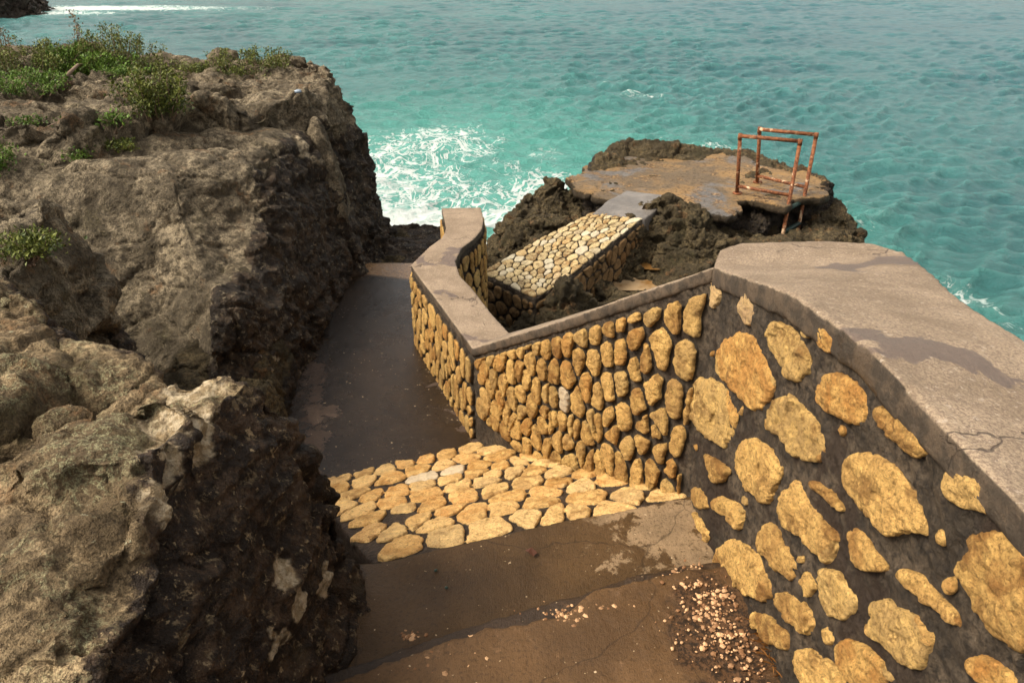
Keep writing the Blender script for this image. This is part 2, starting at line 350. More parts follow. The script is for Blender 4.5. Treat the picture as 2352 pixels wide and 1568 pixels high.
def hit(uv, pl):
    d = ray(*uv); return d * ((pl[0] @ pl[1]) / (d @ pl[1]))
def basis(n, up=(0, 0, 1)):
    v = np.array(up) - n * (np.array(up) @ n); v /= np.linalg.norm(v); return np.cross(v, n), v
def roughen(me, amp, f, seed=0, fine=0., bias=0.):
    V = co(me); N = nor(me); setco(me, V + N * (fbm(V * f, 4, seed) * amp - bias + (fbm(V * f * 6, 3, seed + 5) * fine))[:, None])
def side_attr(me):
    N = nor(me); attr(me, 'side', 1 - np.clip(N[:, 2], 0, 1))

# ================================================================== WALL
wall = empty('stone_wall', (.2, 2.8, -1.8), 'tan field stone wall with smooth concrete top, running down beside the steps and curving seaward', 'wall')
near_st = [((.83, -1, -.7), (1.2, -1, -.72)), ((.725, .77, -.70), (1.12, .8, -.72)), ((.695, 1.28, -.69), (1.115, 1.41, -.75)), ((.675, 1.64, -.74), (1.16, 1.76, -.8)),
           ((.645, 2.2, -.9), (1.26, 2.15, -.86)), ((.70, 2.35, -.9), (1.28, 2.28, -.88)), ((.79, 2.42, -.9), (1.23, 2.38, -.89)), ((.95, 2.44, -.9), (1.1, 2.44, -.9))]
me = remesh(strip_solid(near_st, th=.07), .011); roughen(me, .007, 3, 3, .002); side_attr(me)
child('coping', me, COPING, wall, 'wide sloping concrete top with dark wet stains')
inset = [((a[0] + .012, a[1] - .004, a[2] - .03), (b[0] - .012, b[1] - .01, b[2] - .03)) for a, b in near_st[:-1]]
me = remesh(strip_solid(inset, zb=-2.4), .014); roughen(me, .010, 7, 8, .013, .000); child('wall_body', me, MORTAR, wall)
zt = -1.9
pairs = [((1040, 740), (1125, 715)), ((1000, 685), (1090, 668)), ((965, 640), (1056, 632)), ((943, 608), (1046, 600)), ((985, 567), (1060, 570)), ((1015, 546), (1090, 547)), ((1024, 525), (1106, 528)), ((1019, 500), (1112, 505)), ((1014, 478), (1105, 476))]
A = np.array((.645, 2.2, -.9)); A2 = np.array((.87, 2.35, -.9)); B = P(1085, 800, zt); B2 = P(1170, 765, zt)
low = [(A, A2), ((A + B) / 2 - (0, 0, .012), (A2 + B2) / 2 - (0, 0, .012)), (B, B2)] + [(P(*a, zt), P(*b, zt)) for a, b in pairs]
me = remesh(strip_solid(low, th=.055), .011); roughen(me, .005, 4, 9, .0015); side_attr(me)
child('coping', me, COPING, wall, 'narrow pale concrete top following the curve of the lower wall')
def ins(a, b, k=.012):
    a, b = np.array(a, float), np.array(b, float); d = (b - a); d /= np.linalg.norm(d); return a + d * k - (0, 0, .02), b - d * k - (0, 0, .02)
uab = (A - B) / np.linalg.norm((A - B)[:2]) * (1, 1, 0)
lowb = [ins(A + uab * .25, A2 + uab * .1 + (.02, -.02, 0), .006)] + [ins(a, b, .006) for a, b in low]
me = remesh(strip_solid(lowb, zb=-3.7), .016); roughen(me, .006, 7, 18, .006, .003); child('wall_body', me, MORTAR, wall)
# near face stones, traced
S7 = [[(680,740),(790,728),(840,800),(880,900),(945,1040),(890,1140),(850,1185),(800,1165),(720,1080),(640,1010),(605,940),(610,850),(650,790)],
[(920,680),(970,672),(1040,710),(1090,780),(1130,850),(1138,960),(1090,1020),(1050,1010),(1000,960),(960,890),(910,810),(893,730)],
[(1165,690),(1195,680),(1240,710),(1280,740),(1310,785),(1290,820),(1270,860),(1230,840),(1185,795),(1160,740)],
[(1240,975),(1310,970),(1380,1000),(1440,1050),(1470,1110),(1490,1190),(1460,1250),(1420,1272),(1350,1230),(1270,1200),(1210,1160),(1190,1080),(1220,1020)],
[(985,1090),(1030,1100),(1100,1160),(1150,1210),(1200,1290),(1240,1390),(1225,1465),(1150,1480),(1080,1450),(1020,1390),(960,1320),(900,1270),(905,1190),(950,1130)],
[(500,990),(560,995),(630,1030),(690,1100),(720,1190),(705,1300),(660,1395),(600,1380),(540,1330),(480,1250),(443,1160),(450,1070)],
[(1520,1190),(1600,1145),(1660,1180),(1700,1230),(1760,1290),(1800,1370),(1825,1420),(1770,1455),(1720,1440),(1650,1370),(1590,1310),(1560,1250)],
[(760,490),(790,500),(800,560),(830,640),(800,700),(770,690),(745,620),(735,560)],
[(575,400),(600,460),(625,520),(600,580),(570,610),(560,540),(560,460)], [(1090,720),(1120,725),(1140,760),(1110,770)]]
S8 = [[(1380,250),(1450,235),(1560,270),(1640,340),(1700,420),(1760,520),(1790,610),(1835,700),(1800,730),(1700,690),(1600,735),(1540,680),(1480,610),(1400,520),(1340,440),(1315,360),(1340,290)],
[(760,155),(840,170),(920,220),(955,300),(985,350),(940,450),(920,520),(880,548),(820,510),(760,440),(710,350),(700,270),(730,200)],
[(600,505),(640,500),(760,560),(755,640),(740,690),(680,640),(610,590),(580,540)], [(460,440),(510,455),(550,510),(553,570),(520,560),(495,578),(465,520)],
[(425,555),(470,580),(520,650),(557,710),(545,760),(485,800),(450,740),(415,680),(403,600)], [(515,235),(560,265),(620,300),(683,340),(660,380),(620,425),(580,410),(545,340)],
[(1055,395),(1085,430),(1110,500),(1170,580),(1240,650),(1290,700),(1302,760),(1280,820),(1255,880),(1220,860),(1150,800),(1080,740),(1010,690),(970,630),(955,560),(990,480),(1030,450)],
[(1135,405),(1200,415),(1260,460),(1300,510),(1340,580),(1320,580),(1260,530),(1190,480)],
[(1930,325),(2000,360),(2080,385),(2150,410),(2160,450),(2140,480),(2150,530),(2190,610),(2130,590),(2040,565),(1960,530),(1910,470),(1908,400)],
[(650,745),(700,740),(780,780),(840,830),(860,910),(900,990),(918,1060),(880,1110),(810,1080),(740,1040),(680,980),(610,940),(565,900),(580,840),(620,790)],
[(870,650),(920,650),(965,700),(975,760),(1030,810),(1060,870),(1065,930),(1035,990),(990,940),(920,880),(850,800),(840,720)],
[(1360,675),(1410,680),(1460,720),(1500,790),(1550,850),(1585,900),(1580,940),(1500,930),(1420,915),(1390,850),(1365,770),(1348,710)],
[(1670,910),(1740,930),(1790,950),(1850,1030),(1920,1100),(1980,1160),(2005,1220),(1990,1255),(1950,1210),(1870,1150),(1780,1080),(1700,1010),(1660,970)],
[(1210,920),(1290,920),(1340,970),(1360,1030),(1415,1080),(1400,1140),(1360,1205),(1310,1210),(1260,1190),(1210,1140),(1200,1060)],
[(1130,910),(1145,970),(1175,1020),(1150,1050),(1130,1085),(1110,1030),(1080,970)],
[(960,1040),(1020,1045),(1100,1100),(1150,1160),(1167,1230),(1140,1295),(1080,1270),(1010,1200),(950,1120),(942,1070)],
[(1510,1090),(1580,1070),(1620,1110),(1680,1150),(1750,1170),(1800,1230),(1875,1300),(1850,1350),(1830,1430),(1800,1480),(1740,1495),(1660,1440),(1590,1390),(1500,1310),(1465,1260),(1480,1150)],
[(1320,1320),(1370,1310),(1460,1350),(1530,1420),(1590,1490),(1615,1530),(1600,1568),(1440,1600),(1370,1540),(1300,1450),(1295,1370)],
[(1060,1380),(1130,1362),(1200,1400),(1270,1450),(1330,1530),(1350,1600),(1200,1640),(1080,1560),(1035,1450)],
[(800,1170),(870,1165),(940,1210),(1000,1270),(1028,1340),(1010,1380),(950,1360),(870,1300),(800,1230)], [(550,970),(590,965),(640,1030),(700,1080),(755,1130),(740,1160),(680,1130),(610,1070),(560,1010)],
[(2110,690),(2200,675),(2290,740),(2400,820),(2500,1000),(2500,1400),(2350,1390),(2200,1290),(2130,1180),(2080,1080),(2010,1000),(1955,910),(1970,860),(2050,850),(2090,800),(2060,750)],
[(2080,1420),(2120,1400),(2200,1420),(2260,1480),(2320,1520),(2350,1600),(2200,1620),(2090,1530),(2050,1450)], [(410,790),(430,800),(480,850),(500,920),(470,935),(420,890),(405,850)], [(1225,1240),(1260,1270),(1280,1320),(1270,1345),(1230,1365),(1210,1300)]]
npl = plane_from([(.659, 2.2, -.9), (.738, .77, -.7), (.659, 2.2, -1.9), (.738, .77, -1.7)])
st = Stones()
for k, (poly, fn) in enumerate([(p, c7) for p in S7] + [(p, c8) for p in S8]):
    pts = np.array([hit(fn(*q), npl) for q in poly]); e1, e2 = basis(npl[1]); c = pts.mean(0)
    o = outline(np.stack([(pts - c) @ e1, (pts - c) @ e2], 1), 84, .0, .05, k + 3, 1)
    size = np.sqrt(((pts - c) ** 2).sum(1)).mean()
    st.add(c + npl[1] * .004 + o[:, :1] * e1 + o[:, 1:] * e2, npl[1], min(.013, .005 + size * .08), .03, rings=9, white=.62 if k in (7, 8) else 0, tint=.15 if k in (29, 6) else None, tilt=.25)
for k in range(420):                       # small packing stones in the wide joints
    q = hit((random.uniform(1600, 2350), random.uniform(700, 1560)), npl); e1, e2 = basis(npl[1]); rr = random.uniform(.010, .020)
    if q[2] > -.70 - .11 - .16 * max(0, q[1] - 1.3) / .9 or len(st.V) > 50: continue
    if min(np.linalg.norm(v - q, axis=1).min() for v in st.V) < rr + .012 or any(np.linalg.norm(v[:-1].mean(0) - q) < np.linalg.norm(v[:20] - v[:-1].mean(0), axis=1).mean() * .8 for v in st.V): continue
    a0 = random.random() * 3; o = outline([(rr * math.cos(a + a0) * random.uniform(.6, 1.3), rr * 1.3 * math.sin(a + a0) * random.uniform(.6, 1.3)) for a in np.linspace(0, 6.28, 7)[:-1]], 24, 0, .06, k, 1)
    st.add(q + npl[1] * .002 + o[:, :1] * e1 + o[:, 1:] * e2, npl[1], .008, .015, rings=9)
# stones on the hidden upstream stretch of the near face
for q in relax([(random.uniform(-.9, .72), random.uniform(-1.5, -.8)) for _ in range(26)], (-.9, -1.55, .6, -.8), 1., 2):
    c = np.array([.64 + .06 * (2.2 - q[0]), q[0], q[1]]); e1, e2 = basis(npl[1])
    if any(np.linalg.norm(v.mean(0) - c) < .17 for v in st.V): continue
    o = outline([(.08 * math.cos(a) * random.uniform(.8, 1.2), .11 * math.sin(a) * random.uniform(.8, 1.2)) for a in np.linspace(0, 6.28, 8)[:-1]], 40, 0, .05, q[0] * 9, 1)
    st.add(c + o[:, :1] * e1 + o[:, 1:] * e2, npl[1], .03, .03)
st.build('stone_facing', STONE, wall, 'large rough tan stones in the near face', (.0042, npl))
# flight face A-B: seeds traced
apl = plane_from([A, B, A - (0, 0, 1), B - (0, 0, .6)])
sd = [c4(*q) for q in [(1920,885),(1990,850),(2100,815),(2230,840),(2335,830),(1440,1020),(1495,1065),(1555,1015),(1620,1020),(1695,975),(1775,960),(1855,935),(2000,1000),(2150,1050),(2290,1140),(1385,1000),(1340,1045),(1300,1070),(1240,1060),(1180,1090),(1110,1100),(1405,1140),(1475,1185),(1535,1190),(1615,1215),(1680,1115),(1770,1140),(1850,1085),(1920,1080),(2010,1170),(2062,1140),(1220,1140),(1300,1170),(1342,1190),(1380,1240),(1440,1300),(1494,1320),(1532,1340),(1600,1360),(1670,1380),(1730,1270),(1790,1330),(1850,1270),(1925,1260),(2020,1360),(2100,1290),(2240,1340),(2340,1400),(1300,1365),(1355,1330),(1410,1370),(1285,1435),(1230,1340),(1240,1260),(1170,1290),(1200,1240),(1140,1200),(1155,1360),(1200,1420),(1125,1440),(1490,1440),(1530,1480),(1360,1420),(1590,1480),(1660,1510),(1775,1490),(1860,1480),(1940,1440),(2140,1490),(2060,1530)]]
sd += [c6(*q) for q in [(1200,70),(1255,160),(1300,50),(1325,120),(1380,90),(1385,210),(1440,190),(1485,80),(1505,220),(1560,160),(1620,190),(1635,290),(1540,60),(1650,95),(1700,230),(1725,150),(1780,80),(1745,290),(1850,270),(1870,110),(1965,240),(2055,175),(2130,110),(2140,240),(2100,340),(2215,360),(2260,210),(2300,310),(1800,330),(1160,160),(1230,220),(1175,120),(2010,350),(1930,330),(1440,270),(1540,280),(1330,230),(2200,440),(2280,420)]]
e1, e2 = basis(apl[1])
S2 = [((hit(q, apl) - A) @ e1, (hit(q, apl) - A) @ e2) for q in sd]
Lab = np.linalg.norm((B - A)[:2]); cells = voronoi(S2, (-2.0, -1.4, -.008, .9), .62, .085, [((A[2] - B[2]) / Lab * -1., 1., -.072)]); st = Stones()
Lab = np.linalg.norm((B - A)[:2])
for k, (s, c) in enumerate(zip(S2, cells)):
    if c is None: continue
    frac = 1 - abs(s[0]) / Lab
    o = outline(c, 44, .005 + .010 * frac, .10, k * 1.7, 1)
    if o is None: continue
    m_ = o.mean(0); rr = o - m_; rr[:, 0] = np.clip(rr[:, 0], -.10, .10); rr[:, 1] = np.clip(rr[:, 1], -.14, .14); o = m_ + rr
    if np.ptp(o[:, 0]) < .015 or np.ptp(o[:, 1]) < .02: continue
    if o[:, 0].max() > -.005: o[:, 0] = np.minimum(o[:, 0], -.008)
    st.add(A + apl[1] * .003 + o[:, :1] * e1 + o[:, 1:] * e2, apl[1], .012, .03, white=.74 if k == 38 else 0, tint=.0 if k == 7 else None, tilt=.2)
st.build('stone_facing', STONE, wall, 'smaller upright tan stones in the face beside the steps', (.005, apl), .75)
# lower faces by random packing along polylines
def face_stones(path, zb, zt_, mean, out, ratio=1.7, gap=.010, dome=.014, mat=STONE, label=None):
    path = np.array(path)[:, :2]; seg = np.diff(path, axis=0); L = np.sqrt((seg ** 2).sum(1)); cum = np.concatenate([[0], np.cumsum(L)])
    def at3(s, z):
        s = min(max(s, 0), cum[-1] - 1e-6); i = int(np.searchsorted(cum, s, side='right') - 1); t = (s - cum[i]) / L[i]
        p = path[i] + seg[i] * t; n = np.array([seg[i][1], -seg[i][0]]) / L[i] * out
        j = i + 1 if t > .5 else i - 1
        if 0 <= j < len(seg):
            n2 = np.array([seg[j][1], -seg[j][0]]) / L[j] * out; k = abs(t - .5); n = n * (1 - k) + n2 * k; n /= np.linalg.norm(n)
        return np.array([p[0], p[1], z]), np.array([n[0], n[1], 0])
    box = (0, zb, cum[-1], zt_); n = int(cum[-1] * (zt_ - zb) / (mean * mean * ratio))
    seeds = relax([(random.uniform(0, cum[-1]), random.uniform(zb, zt_)) for _ in range(n)], box, 1 / ratio, 3)
    st = Stones()
    for k, c in enumerate(voronoi(seeds, box, 1 / ratio)):
        if c is None: continue
        o = outline(c, 28, gap * random.uniform(.7, 1.5), .07, k * 1.3 + n, 2)
        if o is None: continue
        pts = []; _, N = at3(o[:, 0].mean(), 0)
        for x, y in o: pts.append(at3(x, y)[0] + N * .002)
        st.add(pts, N, dome, .025, tilt=.15, rings=5)
    st.build('stone_facing', mat, wall, label)
face_stones([low[i][0] for i in range(2, 7)], -2.6, zt - .06, .085, -1, 2.0, label='dark jointed stones facing the landing')
face_stones([low[i][0] for i in range(6, 12)], -3.0, zt - .06, .10, -1, 1.6, label='stones round the bend at the seaward end')
face_stones([low[i][1] for i in range(2, 12)], -3.3, zt - .06, .11, 1, 1.5, gap=.014, label='stones on the seaward side of the curved wall')

# ================================================================== STEPS
stairs = empty('stairway', (.1, 2.0, -1.8), 'worn wet concrete steps and stone inlaid slope leading down between rock and wall', 'stairs')
def dry_step(V):
    return np.clip(.5 - np.hypot(V[:, 0] - .58, (V[:, 1] - 2.0) * 1.1) * .9, 0, .5) + .18
zs = -1.8
top = [P(860, 1290, zs), P(905, 1280, zs), P(1240, 1205, zs), P(1590, 1137, zs), (.85, 2.2, zs), (.85, .2, zs), (-.9, .2, zs), (-.9, 1.8, zs)]
me = remesh(poly_solid(top, -2.5), .013); roughen(me, .006, 3, 2, .0015); V = co(me); attr(me, 'dry', dry_step(V)); attr(me, 'fine', np.zeros(len(V)))
child('step', me, STEP, stairs, 'wet brown concrete step with a pale dry patch by the wall')
# upper slab with broken front edge, in two layers
def broken(px, z, j, seed):
    out = []; px = [np.array(p, float) for p in px]
    for a, b in zip(px[:-1], px[1:]):
        n = max(2, int(np.linalg.norm(b - a) / 18))
        for i in range(n):
            q = a + (b - a) * i / n; out.append(P(q[0], q[1] + j * pn(np.array([[q[0] * .02, seed, 0.]]))[0] + j * .5 * pn(np.array([[q[0] * .07, seed, 0.]]))[0], z))
    return out
for (px, z, j, sd_, nm) in (([(640, 1585), (780, 1535), (1080, 1432), (1200, 1398), (1330, 1362), (1450, 1322), (1640, 1288)], -1.745, 8, 1, 'thin cement ledge under the top step'),
                            ([(640, 1600), (860, 1530), (1080, 1455), (1230, 1425), (1310, 1400), (1360, 1355), (1500, 1322), (1640, 1300)], -1.712, 18, 5, 'cracked brown top step with gravel showing through')):
    top = broken(px, z, j, sd_) + [(.9, 1.8, z), (.9, -.9, z), (-.9, -.9, z), (-.9, 1.3, z)]
    me = remesh(poly_solid(top, -2.0), .012); roughen(me, .008, 3, sd_, .003); V = co(me)
    gc = P(1650, 1430, -1.71); gn = fbm(V * 14, 4, 31)
    attr(me, 'dry', .33 + .0 * V[:, 0]); attr(me, 'fine', sstep(.30, .75, np.exp(-((V[:, 0] - gc[0]) / .17) ** 2 - ((V[:, 1] - gc[1] + .05) / .34) ** 2) + .45 * gn)); child('step', me, LEDGE if z < -1.73 else SLAB, stairs, nm)
cpl = plane_from([P(905, 1280, -1.95), hit((1570, 1142), apl), hit((1110, 1020), apl)])
bound = [(860, 1300), (1620, 1135), (1440, 1095), (1280, 1045), (1120, 1000), (1000, 1035), (880, 1065), (740, 1100), (760, 1180)]
bp = [hit(q, cpl) for q in bound]; me = remesh(poly_solid([p + (0, 0, -.004) for p in bp], -2.9), .014)
V = co(me); N = nor(me); setco(me, V + N * (fbm(V * 9, 3, 4) * .006)[:, None])
child('mortar_bed', me, CMORTAR, stairs)
cs = [(310,395,0),(440,420,0),(600,395,.5),(450,360,0),(570,342,0),(685,312,0),(800,287,0),(915,262,0),(1050,230,0),(1160,238,0),(755,350,0),(910,325,0),(1035,283,0),(1215,273,0),(800,392,1),(952,357,1),(1110,325,0),(1240,322,0),(1390,280,0),(1500,310,0),(945,400,0),(1090,368,0),(1310,358,0),(1575,362,0),(390,495,0),(480,500,0),(635,475,0),(780,438,0),(990,440,0),(1145,412,0),(1375,425,0),(1485,475,0),(1710,370,0),(1850,400,0),(1690,435,0),(1570,425,0),(290,460,0),(440,580,.2),(600,540,0),(800,492,0),(1015,505,0),(1200,462,0),(1290,505,.35),(500,620,0),(660,590,0),(840,555,0),(1260,560,0),(930,590,0),(1060,595,0),(760,640,0),(860,650,0),(600,700,0),(905,735,0),(1160,690,0),(1410,610,0),(1540,605,0),(680,790,0),(1735,520,0),(1960,500,0),(2110,430,0),(2180,495,0),(1700,310,0),(1440,540,0),(1330,300,0),(1420,350,0),(530,700,0),(640,610,-1),(2200,560,-1),(1850,575,0),(1660,585,0),(330,560,0),(1180,380,0),(720,270,-1)]
e1, e2 = basis(cpl[1], (0, 1, 0)); O = cpl[0]
S2 = [((hit(c6(a, b), cpl) - O) @ e1, (hit(c6(a, b), cpl) - O) @ e2) for a, b, _ in cs]
st = Stones()
for k, (c, q) in enumerate(zip(voronoi(S2, (-1.2, -1.2, 1.2, 1.2), .85, .125), cs)):
    if c is None or q[2] == -1: continue
    o = outline(c, 40, .007, .13, k * 2.1, 2); m_ = o.mean(0); rr = o - m_; l = np.hypot(rr[:, 0], rr[:, 1]); mxr = .13; o = m_ + rr * np.minimum(1, mxr / l)[:, None]
    st.add(O + cpl[1] * .002 + o[:, :1] * e1 + o[:, 1:] * e2, cpl[1], .009, .02, white=q[2] * .72, tilt=.1)
st.build('stone_inlay', COBBLE, stairs, 'golden flat stones set in the slope below the step', (.0055, cpl), .55)
# landing
zl = -2.497
lp = [P(1150, 1010, zl), P(1110, 1020, zl), P(1000, 1050, zl), P(880, 1075, zl), P(740, 1108, zl), (-1.5, 3.0, zl), (-1.7, 4.2, zl), (-1.6, 6.1, zl - .02), (-1.3, 6.25, zl - .02), (-.8, 6.25, zl - .02), (-.5, 5.0, zl), (.1, 3.7, zl)]
me = remesh(poly_solid(lp, -3.3), .018); roughen(me, .006, 1.5, 6, .0008); V = co(me)
def seg_d(V, a, b):
    a, b = np.array(a[:2]), np.array(b[:2]); t = np.clip(((V[:, :2] - a) @ (b - a)) / ((b - a) @ (b - a)), 0, 1); return np.hypot(*(V[:, :2] - a - t[:, None] * (b - a)).T)
dl = np.minimum(seg_d(V, (-1.08, 3.0), (-1.15, 3.6)), seg_d(V, (-1.15, 3.6), (-1.32, 4.3))); dr = np.minimum(seg_d(V, (-.18, 3.5), (-.45, 4.1)), 9)
attr(me, 'dry', np.clip(.62 - dl * 2.2, 0, .7) * (V[:, 1] < 4.9) + np.clip(.62 - dr * 3.5, 0, 1)); attr(me, 'fine', sstep(5.85, 5.95, V[:, 1] + .3 * (V[:, 0] + 1)))
tag(link('path', me, LANDING), kind='structure')

# ================================================================== ROCKS
def sdf(X, Y, poly):
    d = np.full(X.shape, 1e9); ins_ = np.zeros(X.shape, bool); n = len(poly)
    for i in range(n):
        (ax, ay), (bx, by) = poly[i][:2], poly[(i + 1) % n][:2]
        t = np.clip(((X - ax) * (bx - ax) + (Y - ay) * (by - ay)) / ((bx - ax) ** 2 + (by - ay) ** 2 + 1e-12), 0, 1)
        d = np.minimum(d, np.hypot(X - ax - t * (bx - ax), Y - ay - t * (by - ay)))
        c = ((ay > Y) != (by > Y)) & (X < (bx - ax) * (Y - ay) / (by - ay + 1e-12) + ax); ins_ ^= c
    return np.where(ins_, d, -d)
def rock(name, poly, ztop, zbase, width, vox, mat, slope=1.2, zmin=-5.6, edge=.12, amp=.05, cracks=1.1, crackd=.06, detail=1., seed=0, step=None, extra=None, darkw=.85, pits=1., post=None, power=2.2, flat=False, inset_=0., block=1., smooth=0., bdk=None):
    pl = np.array([p[:2] for p in poly], float); x0, y0 = pl.min(0) - 1.0; x1, y1 = pl.max(0) + 1.0; g = step or max(.02, vox * 1.6)
    xs = np.arange(x0, x1, g); ys = np.arange(y0, y1, g); X, Y = np.meshgrid(xs, ys); x, y = X.ravel(), Y.ravel()
    q = xyz(x, y, seed * 3.1)
    wx = x + edge * fbm(q * 1.6, 4, seed + 1); wy = y + edge * fbm(q * 1.6, 4, seed + 2)
    d = sdf(wx, wy, pl); wd = width(x, y) if callable(width) else width
    t = np.clip(d / wd, 0, 1); prof = 1 - (1 - t) ** power
    zt_ = (ztop(x, y) if callable(ztop) else ztop) + amp * fbm(q * .9, 4, seed + 3)
    if crackd:
        u = xyz((x + .35 * fbm(q * 1.1, 3, 30 + seed)) * cracks * .75, (y + .35 * fbm(q * 1.1, 3, 31 + seed)) * cracks * 1.25, seed)
        a_, b_ = worley(u, seed); e_ = b_ - a_
        cellh = pn(np.stack([np.round(a_ * 0) + 0, x * 0, x * 0], 1))
        zt_ = zt_ - crackd * (1 - sstep(0, .10, e_)) + .03 * sstep(0, .25, e_)
        if not flat: zt_ = zt_ + .07 * np.round(fbm(q * 1.3, 2, seed + 40) * 3) / 1.5
    zb = zbase(x, y) if callable(zbase) else zbase
    z = np.where(d > 0, zb + (zt_ - zb) * prof, zb + d * slope); z = np.maximum(z, zmin)
    if extra is not None: z = extra(x, y, z)
    V = np.stack([x, y, z], 1); nr, nc = X.shape; F = grid_faces(nr, nc)
    Vb = np.stack([x, y, np.full_like(z, zmin - .25)], 1); nn = len(V)
    Fb = grid_faces(nr, nc)[:, ::-1] + nn
    i = np.arange(nn).reshape(nr, nc); rim = np.concatenate([i[0, :], i[1:, -1], i[-1, -2::-1], i[-2:0:-1, 0]]); r2 = np.roll(rim, -1)
    Fs = np.stack([r2, rim, rim + nn, r2 + nn], 1)
    me = remesh(fast_mesh(np.vstack([V, Vb]), np.vstack([F, Fb, Fs])), vox)
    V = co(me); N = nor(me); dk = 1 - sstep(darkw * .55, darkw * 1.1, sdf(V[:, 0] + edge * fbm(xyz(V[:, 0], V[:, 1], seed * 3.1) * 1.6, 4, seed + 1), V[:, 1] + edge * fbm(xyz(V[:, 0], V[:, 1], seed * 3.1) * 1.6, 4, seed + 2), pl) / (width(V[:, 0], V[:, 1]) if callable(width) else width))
    st_ = V * (1, 1, 1.7) + .25 * fbm(V * 1.3, 2, seed + 60)[:, None]
    h = .06 * fbm(st_ * 1.9, 3, seed + 7) + .055 * ridged(st_ * 3.2, 4, seed + 8) + .024 * ridged(V * 11, 4, seed + 9)
    e1_, e2_ = worley(st_ * 2.3 + 5, seed + 15); h = h - .045 * (1 - sstep(0, .12, e2_ - e1_)) * sstep(-.2, .2, fbm(V * 1.1, 2, seed + 70)) + .05 * (e1_ - .5)
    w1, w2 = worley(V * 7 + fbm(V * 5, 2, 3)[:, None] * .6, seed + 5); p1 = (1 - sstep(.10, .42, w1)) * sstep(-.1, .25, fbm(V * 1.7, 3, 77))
    w3, _ = worley(V * 22 + fbm(V * 15, 2, 4)[:, None] * .5, seed + 6); p2 = 1 - sstep(.05, .45, w3)
    wv = V + .10 * np.stack([fbm(V * 2.2, 3, 81), fbm(V * 2.2, 3, 82), fbm(V * 2.2, 3, 83)], 1)
    k1, t1, g1 = blocks(wv * (1.5, 1.5, 2.6) + seed, 21); k2, t2, g2 = blocks(wv * (4.2, 4.2, 6) + seed, 22)
    bk = .07 * k1 + .06 * t1 - .05 * (1 - sstep(0, .09, g1)); bk2 = .028 * k2 + .03 * t2 - .016 * (1 - sstep(0, .10, g2))
    h = h + block * (bk * sstep(-.5, .3, fbm(V * .8, 2, 90 + seed)) + bk2 * sstep(-.15, .35, fbm(V * 1.3, 2, 91 + seed)))
    w5, _ = worley(V * 48, seed + 9); h = h - pits * .0065 * (1 - sstep(.05, .5, w5)) + .006 * ridged(V * 30, 2, seed + 11)
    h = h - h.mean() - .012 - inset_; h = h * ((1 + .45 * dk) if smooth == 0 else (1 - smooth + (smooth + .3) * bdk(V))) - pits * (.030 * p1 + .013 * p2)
    setco(me, V + N * (h * detail)[:, None])
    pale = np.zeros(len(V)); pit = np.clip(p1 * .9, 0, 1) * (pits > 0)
    if post: V2 = co(me); V2, dk, pale = post(V2, nor(me), dk, pale); setco(me, V2)
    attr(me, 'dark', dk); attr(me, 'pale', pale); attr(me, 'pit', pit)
    return link(name, me, mat)
def blob(V, c, r): return np.exp(-(((V - np.array(c)) / r) ** 2).sum(1))
def post_n(V, N, dk, pale):
    n = fbm(V * 6, 4, 50)
    for (u, v, z, r) in ((440, 930, -1.03, .07), (470, 850, -1.05, .05), (400, 1000, -1.0, .08), (350, 1080, -1.0, .06), (370, 1150, -1., .05), (385, 1230, -.98, .05), (380, 1320, -1., .05), (420, 880, -1.04, .07)):
        pale = np.maximum(pale, blob(V, P(u, v, z), r) * 1.5 + .5 * n * blob(V, P(u, v, z), r * 1.3))
    for (u, v, z, r) in ((700, 1390, -1.5, .05), (640, 1320, -1.4, .05), (740, 1440, -1.6, .05), (760, 1340, -1.6, .05), (560, 960, -1.3, .02), (660, 1470, -1.5, .05)):
        pale = np.maximum(pale, (blob(V, P(u, v, z), r) * 1.3 + n * .6 * blob(V, P(u, v, z), r)) * .8)
    V = V.copy()
    for (u, v, z, r, dp) in ((270, 1290, -1., .09, .06), (200, 940, -1., .10, .04), (130, 960, -1., .09, .04), (90, 1100, -1., .07, .03)):
        V[:, 2] -= dp * blob(V, P(u, v, z), r)
    f4 = fbm(V * 22, 4, 52)
    return V, dk, sstep(.44, .62, pale * .92 + .40 * n + .50 * f4)
NP = [(-.25, 1.96), (-.27, 1.80), (-.28, 1.6), (-.30, 1.37), (-.33, 1.0), (-.36, -.6), (-2.3, -.6), (-2.6, 3.1), (-1.7, 2.92), (-1.30, 2.55), (-1.05, 2.25), (-.66, 2.06)]
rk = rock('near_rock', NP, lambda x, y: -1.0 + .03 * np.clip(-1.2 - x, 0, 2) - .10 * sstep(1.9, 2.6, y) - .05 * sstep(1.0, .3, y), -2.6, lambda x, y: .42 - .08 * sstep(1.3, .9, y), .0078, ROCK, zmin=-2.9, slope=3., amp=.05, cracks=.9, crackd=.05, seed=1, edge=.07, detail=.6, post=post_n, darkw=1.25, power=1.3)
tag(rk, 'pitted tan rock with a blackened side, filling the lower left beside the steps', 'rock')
rk = rock('boulder', [(-1.66, 2.4), (-1.72, 2.9), (-1.85, 3.25), (-2.1, 3.5), (-2.6, 3.72), (-3.6, 3.8), (-3.6, 1.9), (-1.7, 2.1)], lambda x, y: -1.07 + .0 * x, -2.6, .22, .016, ROCKB, zmin=-2.9, slope=3., amp=.05, cracks=1.2, seed=2, edge=.10, detail=.8, darkw=.4)
tag(rk, 'grey cracked boulder at the left edge carrying a small mossy shrub', 'rock')
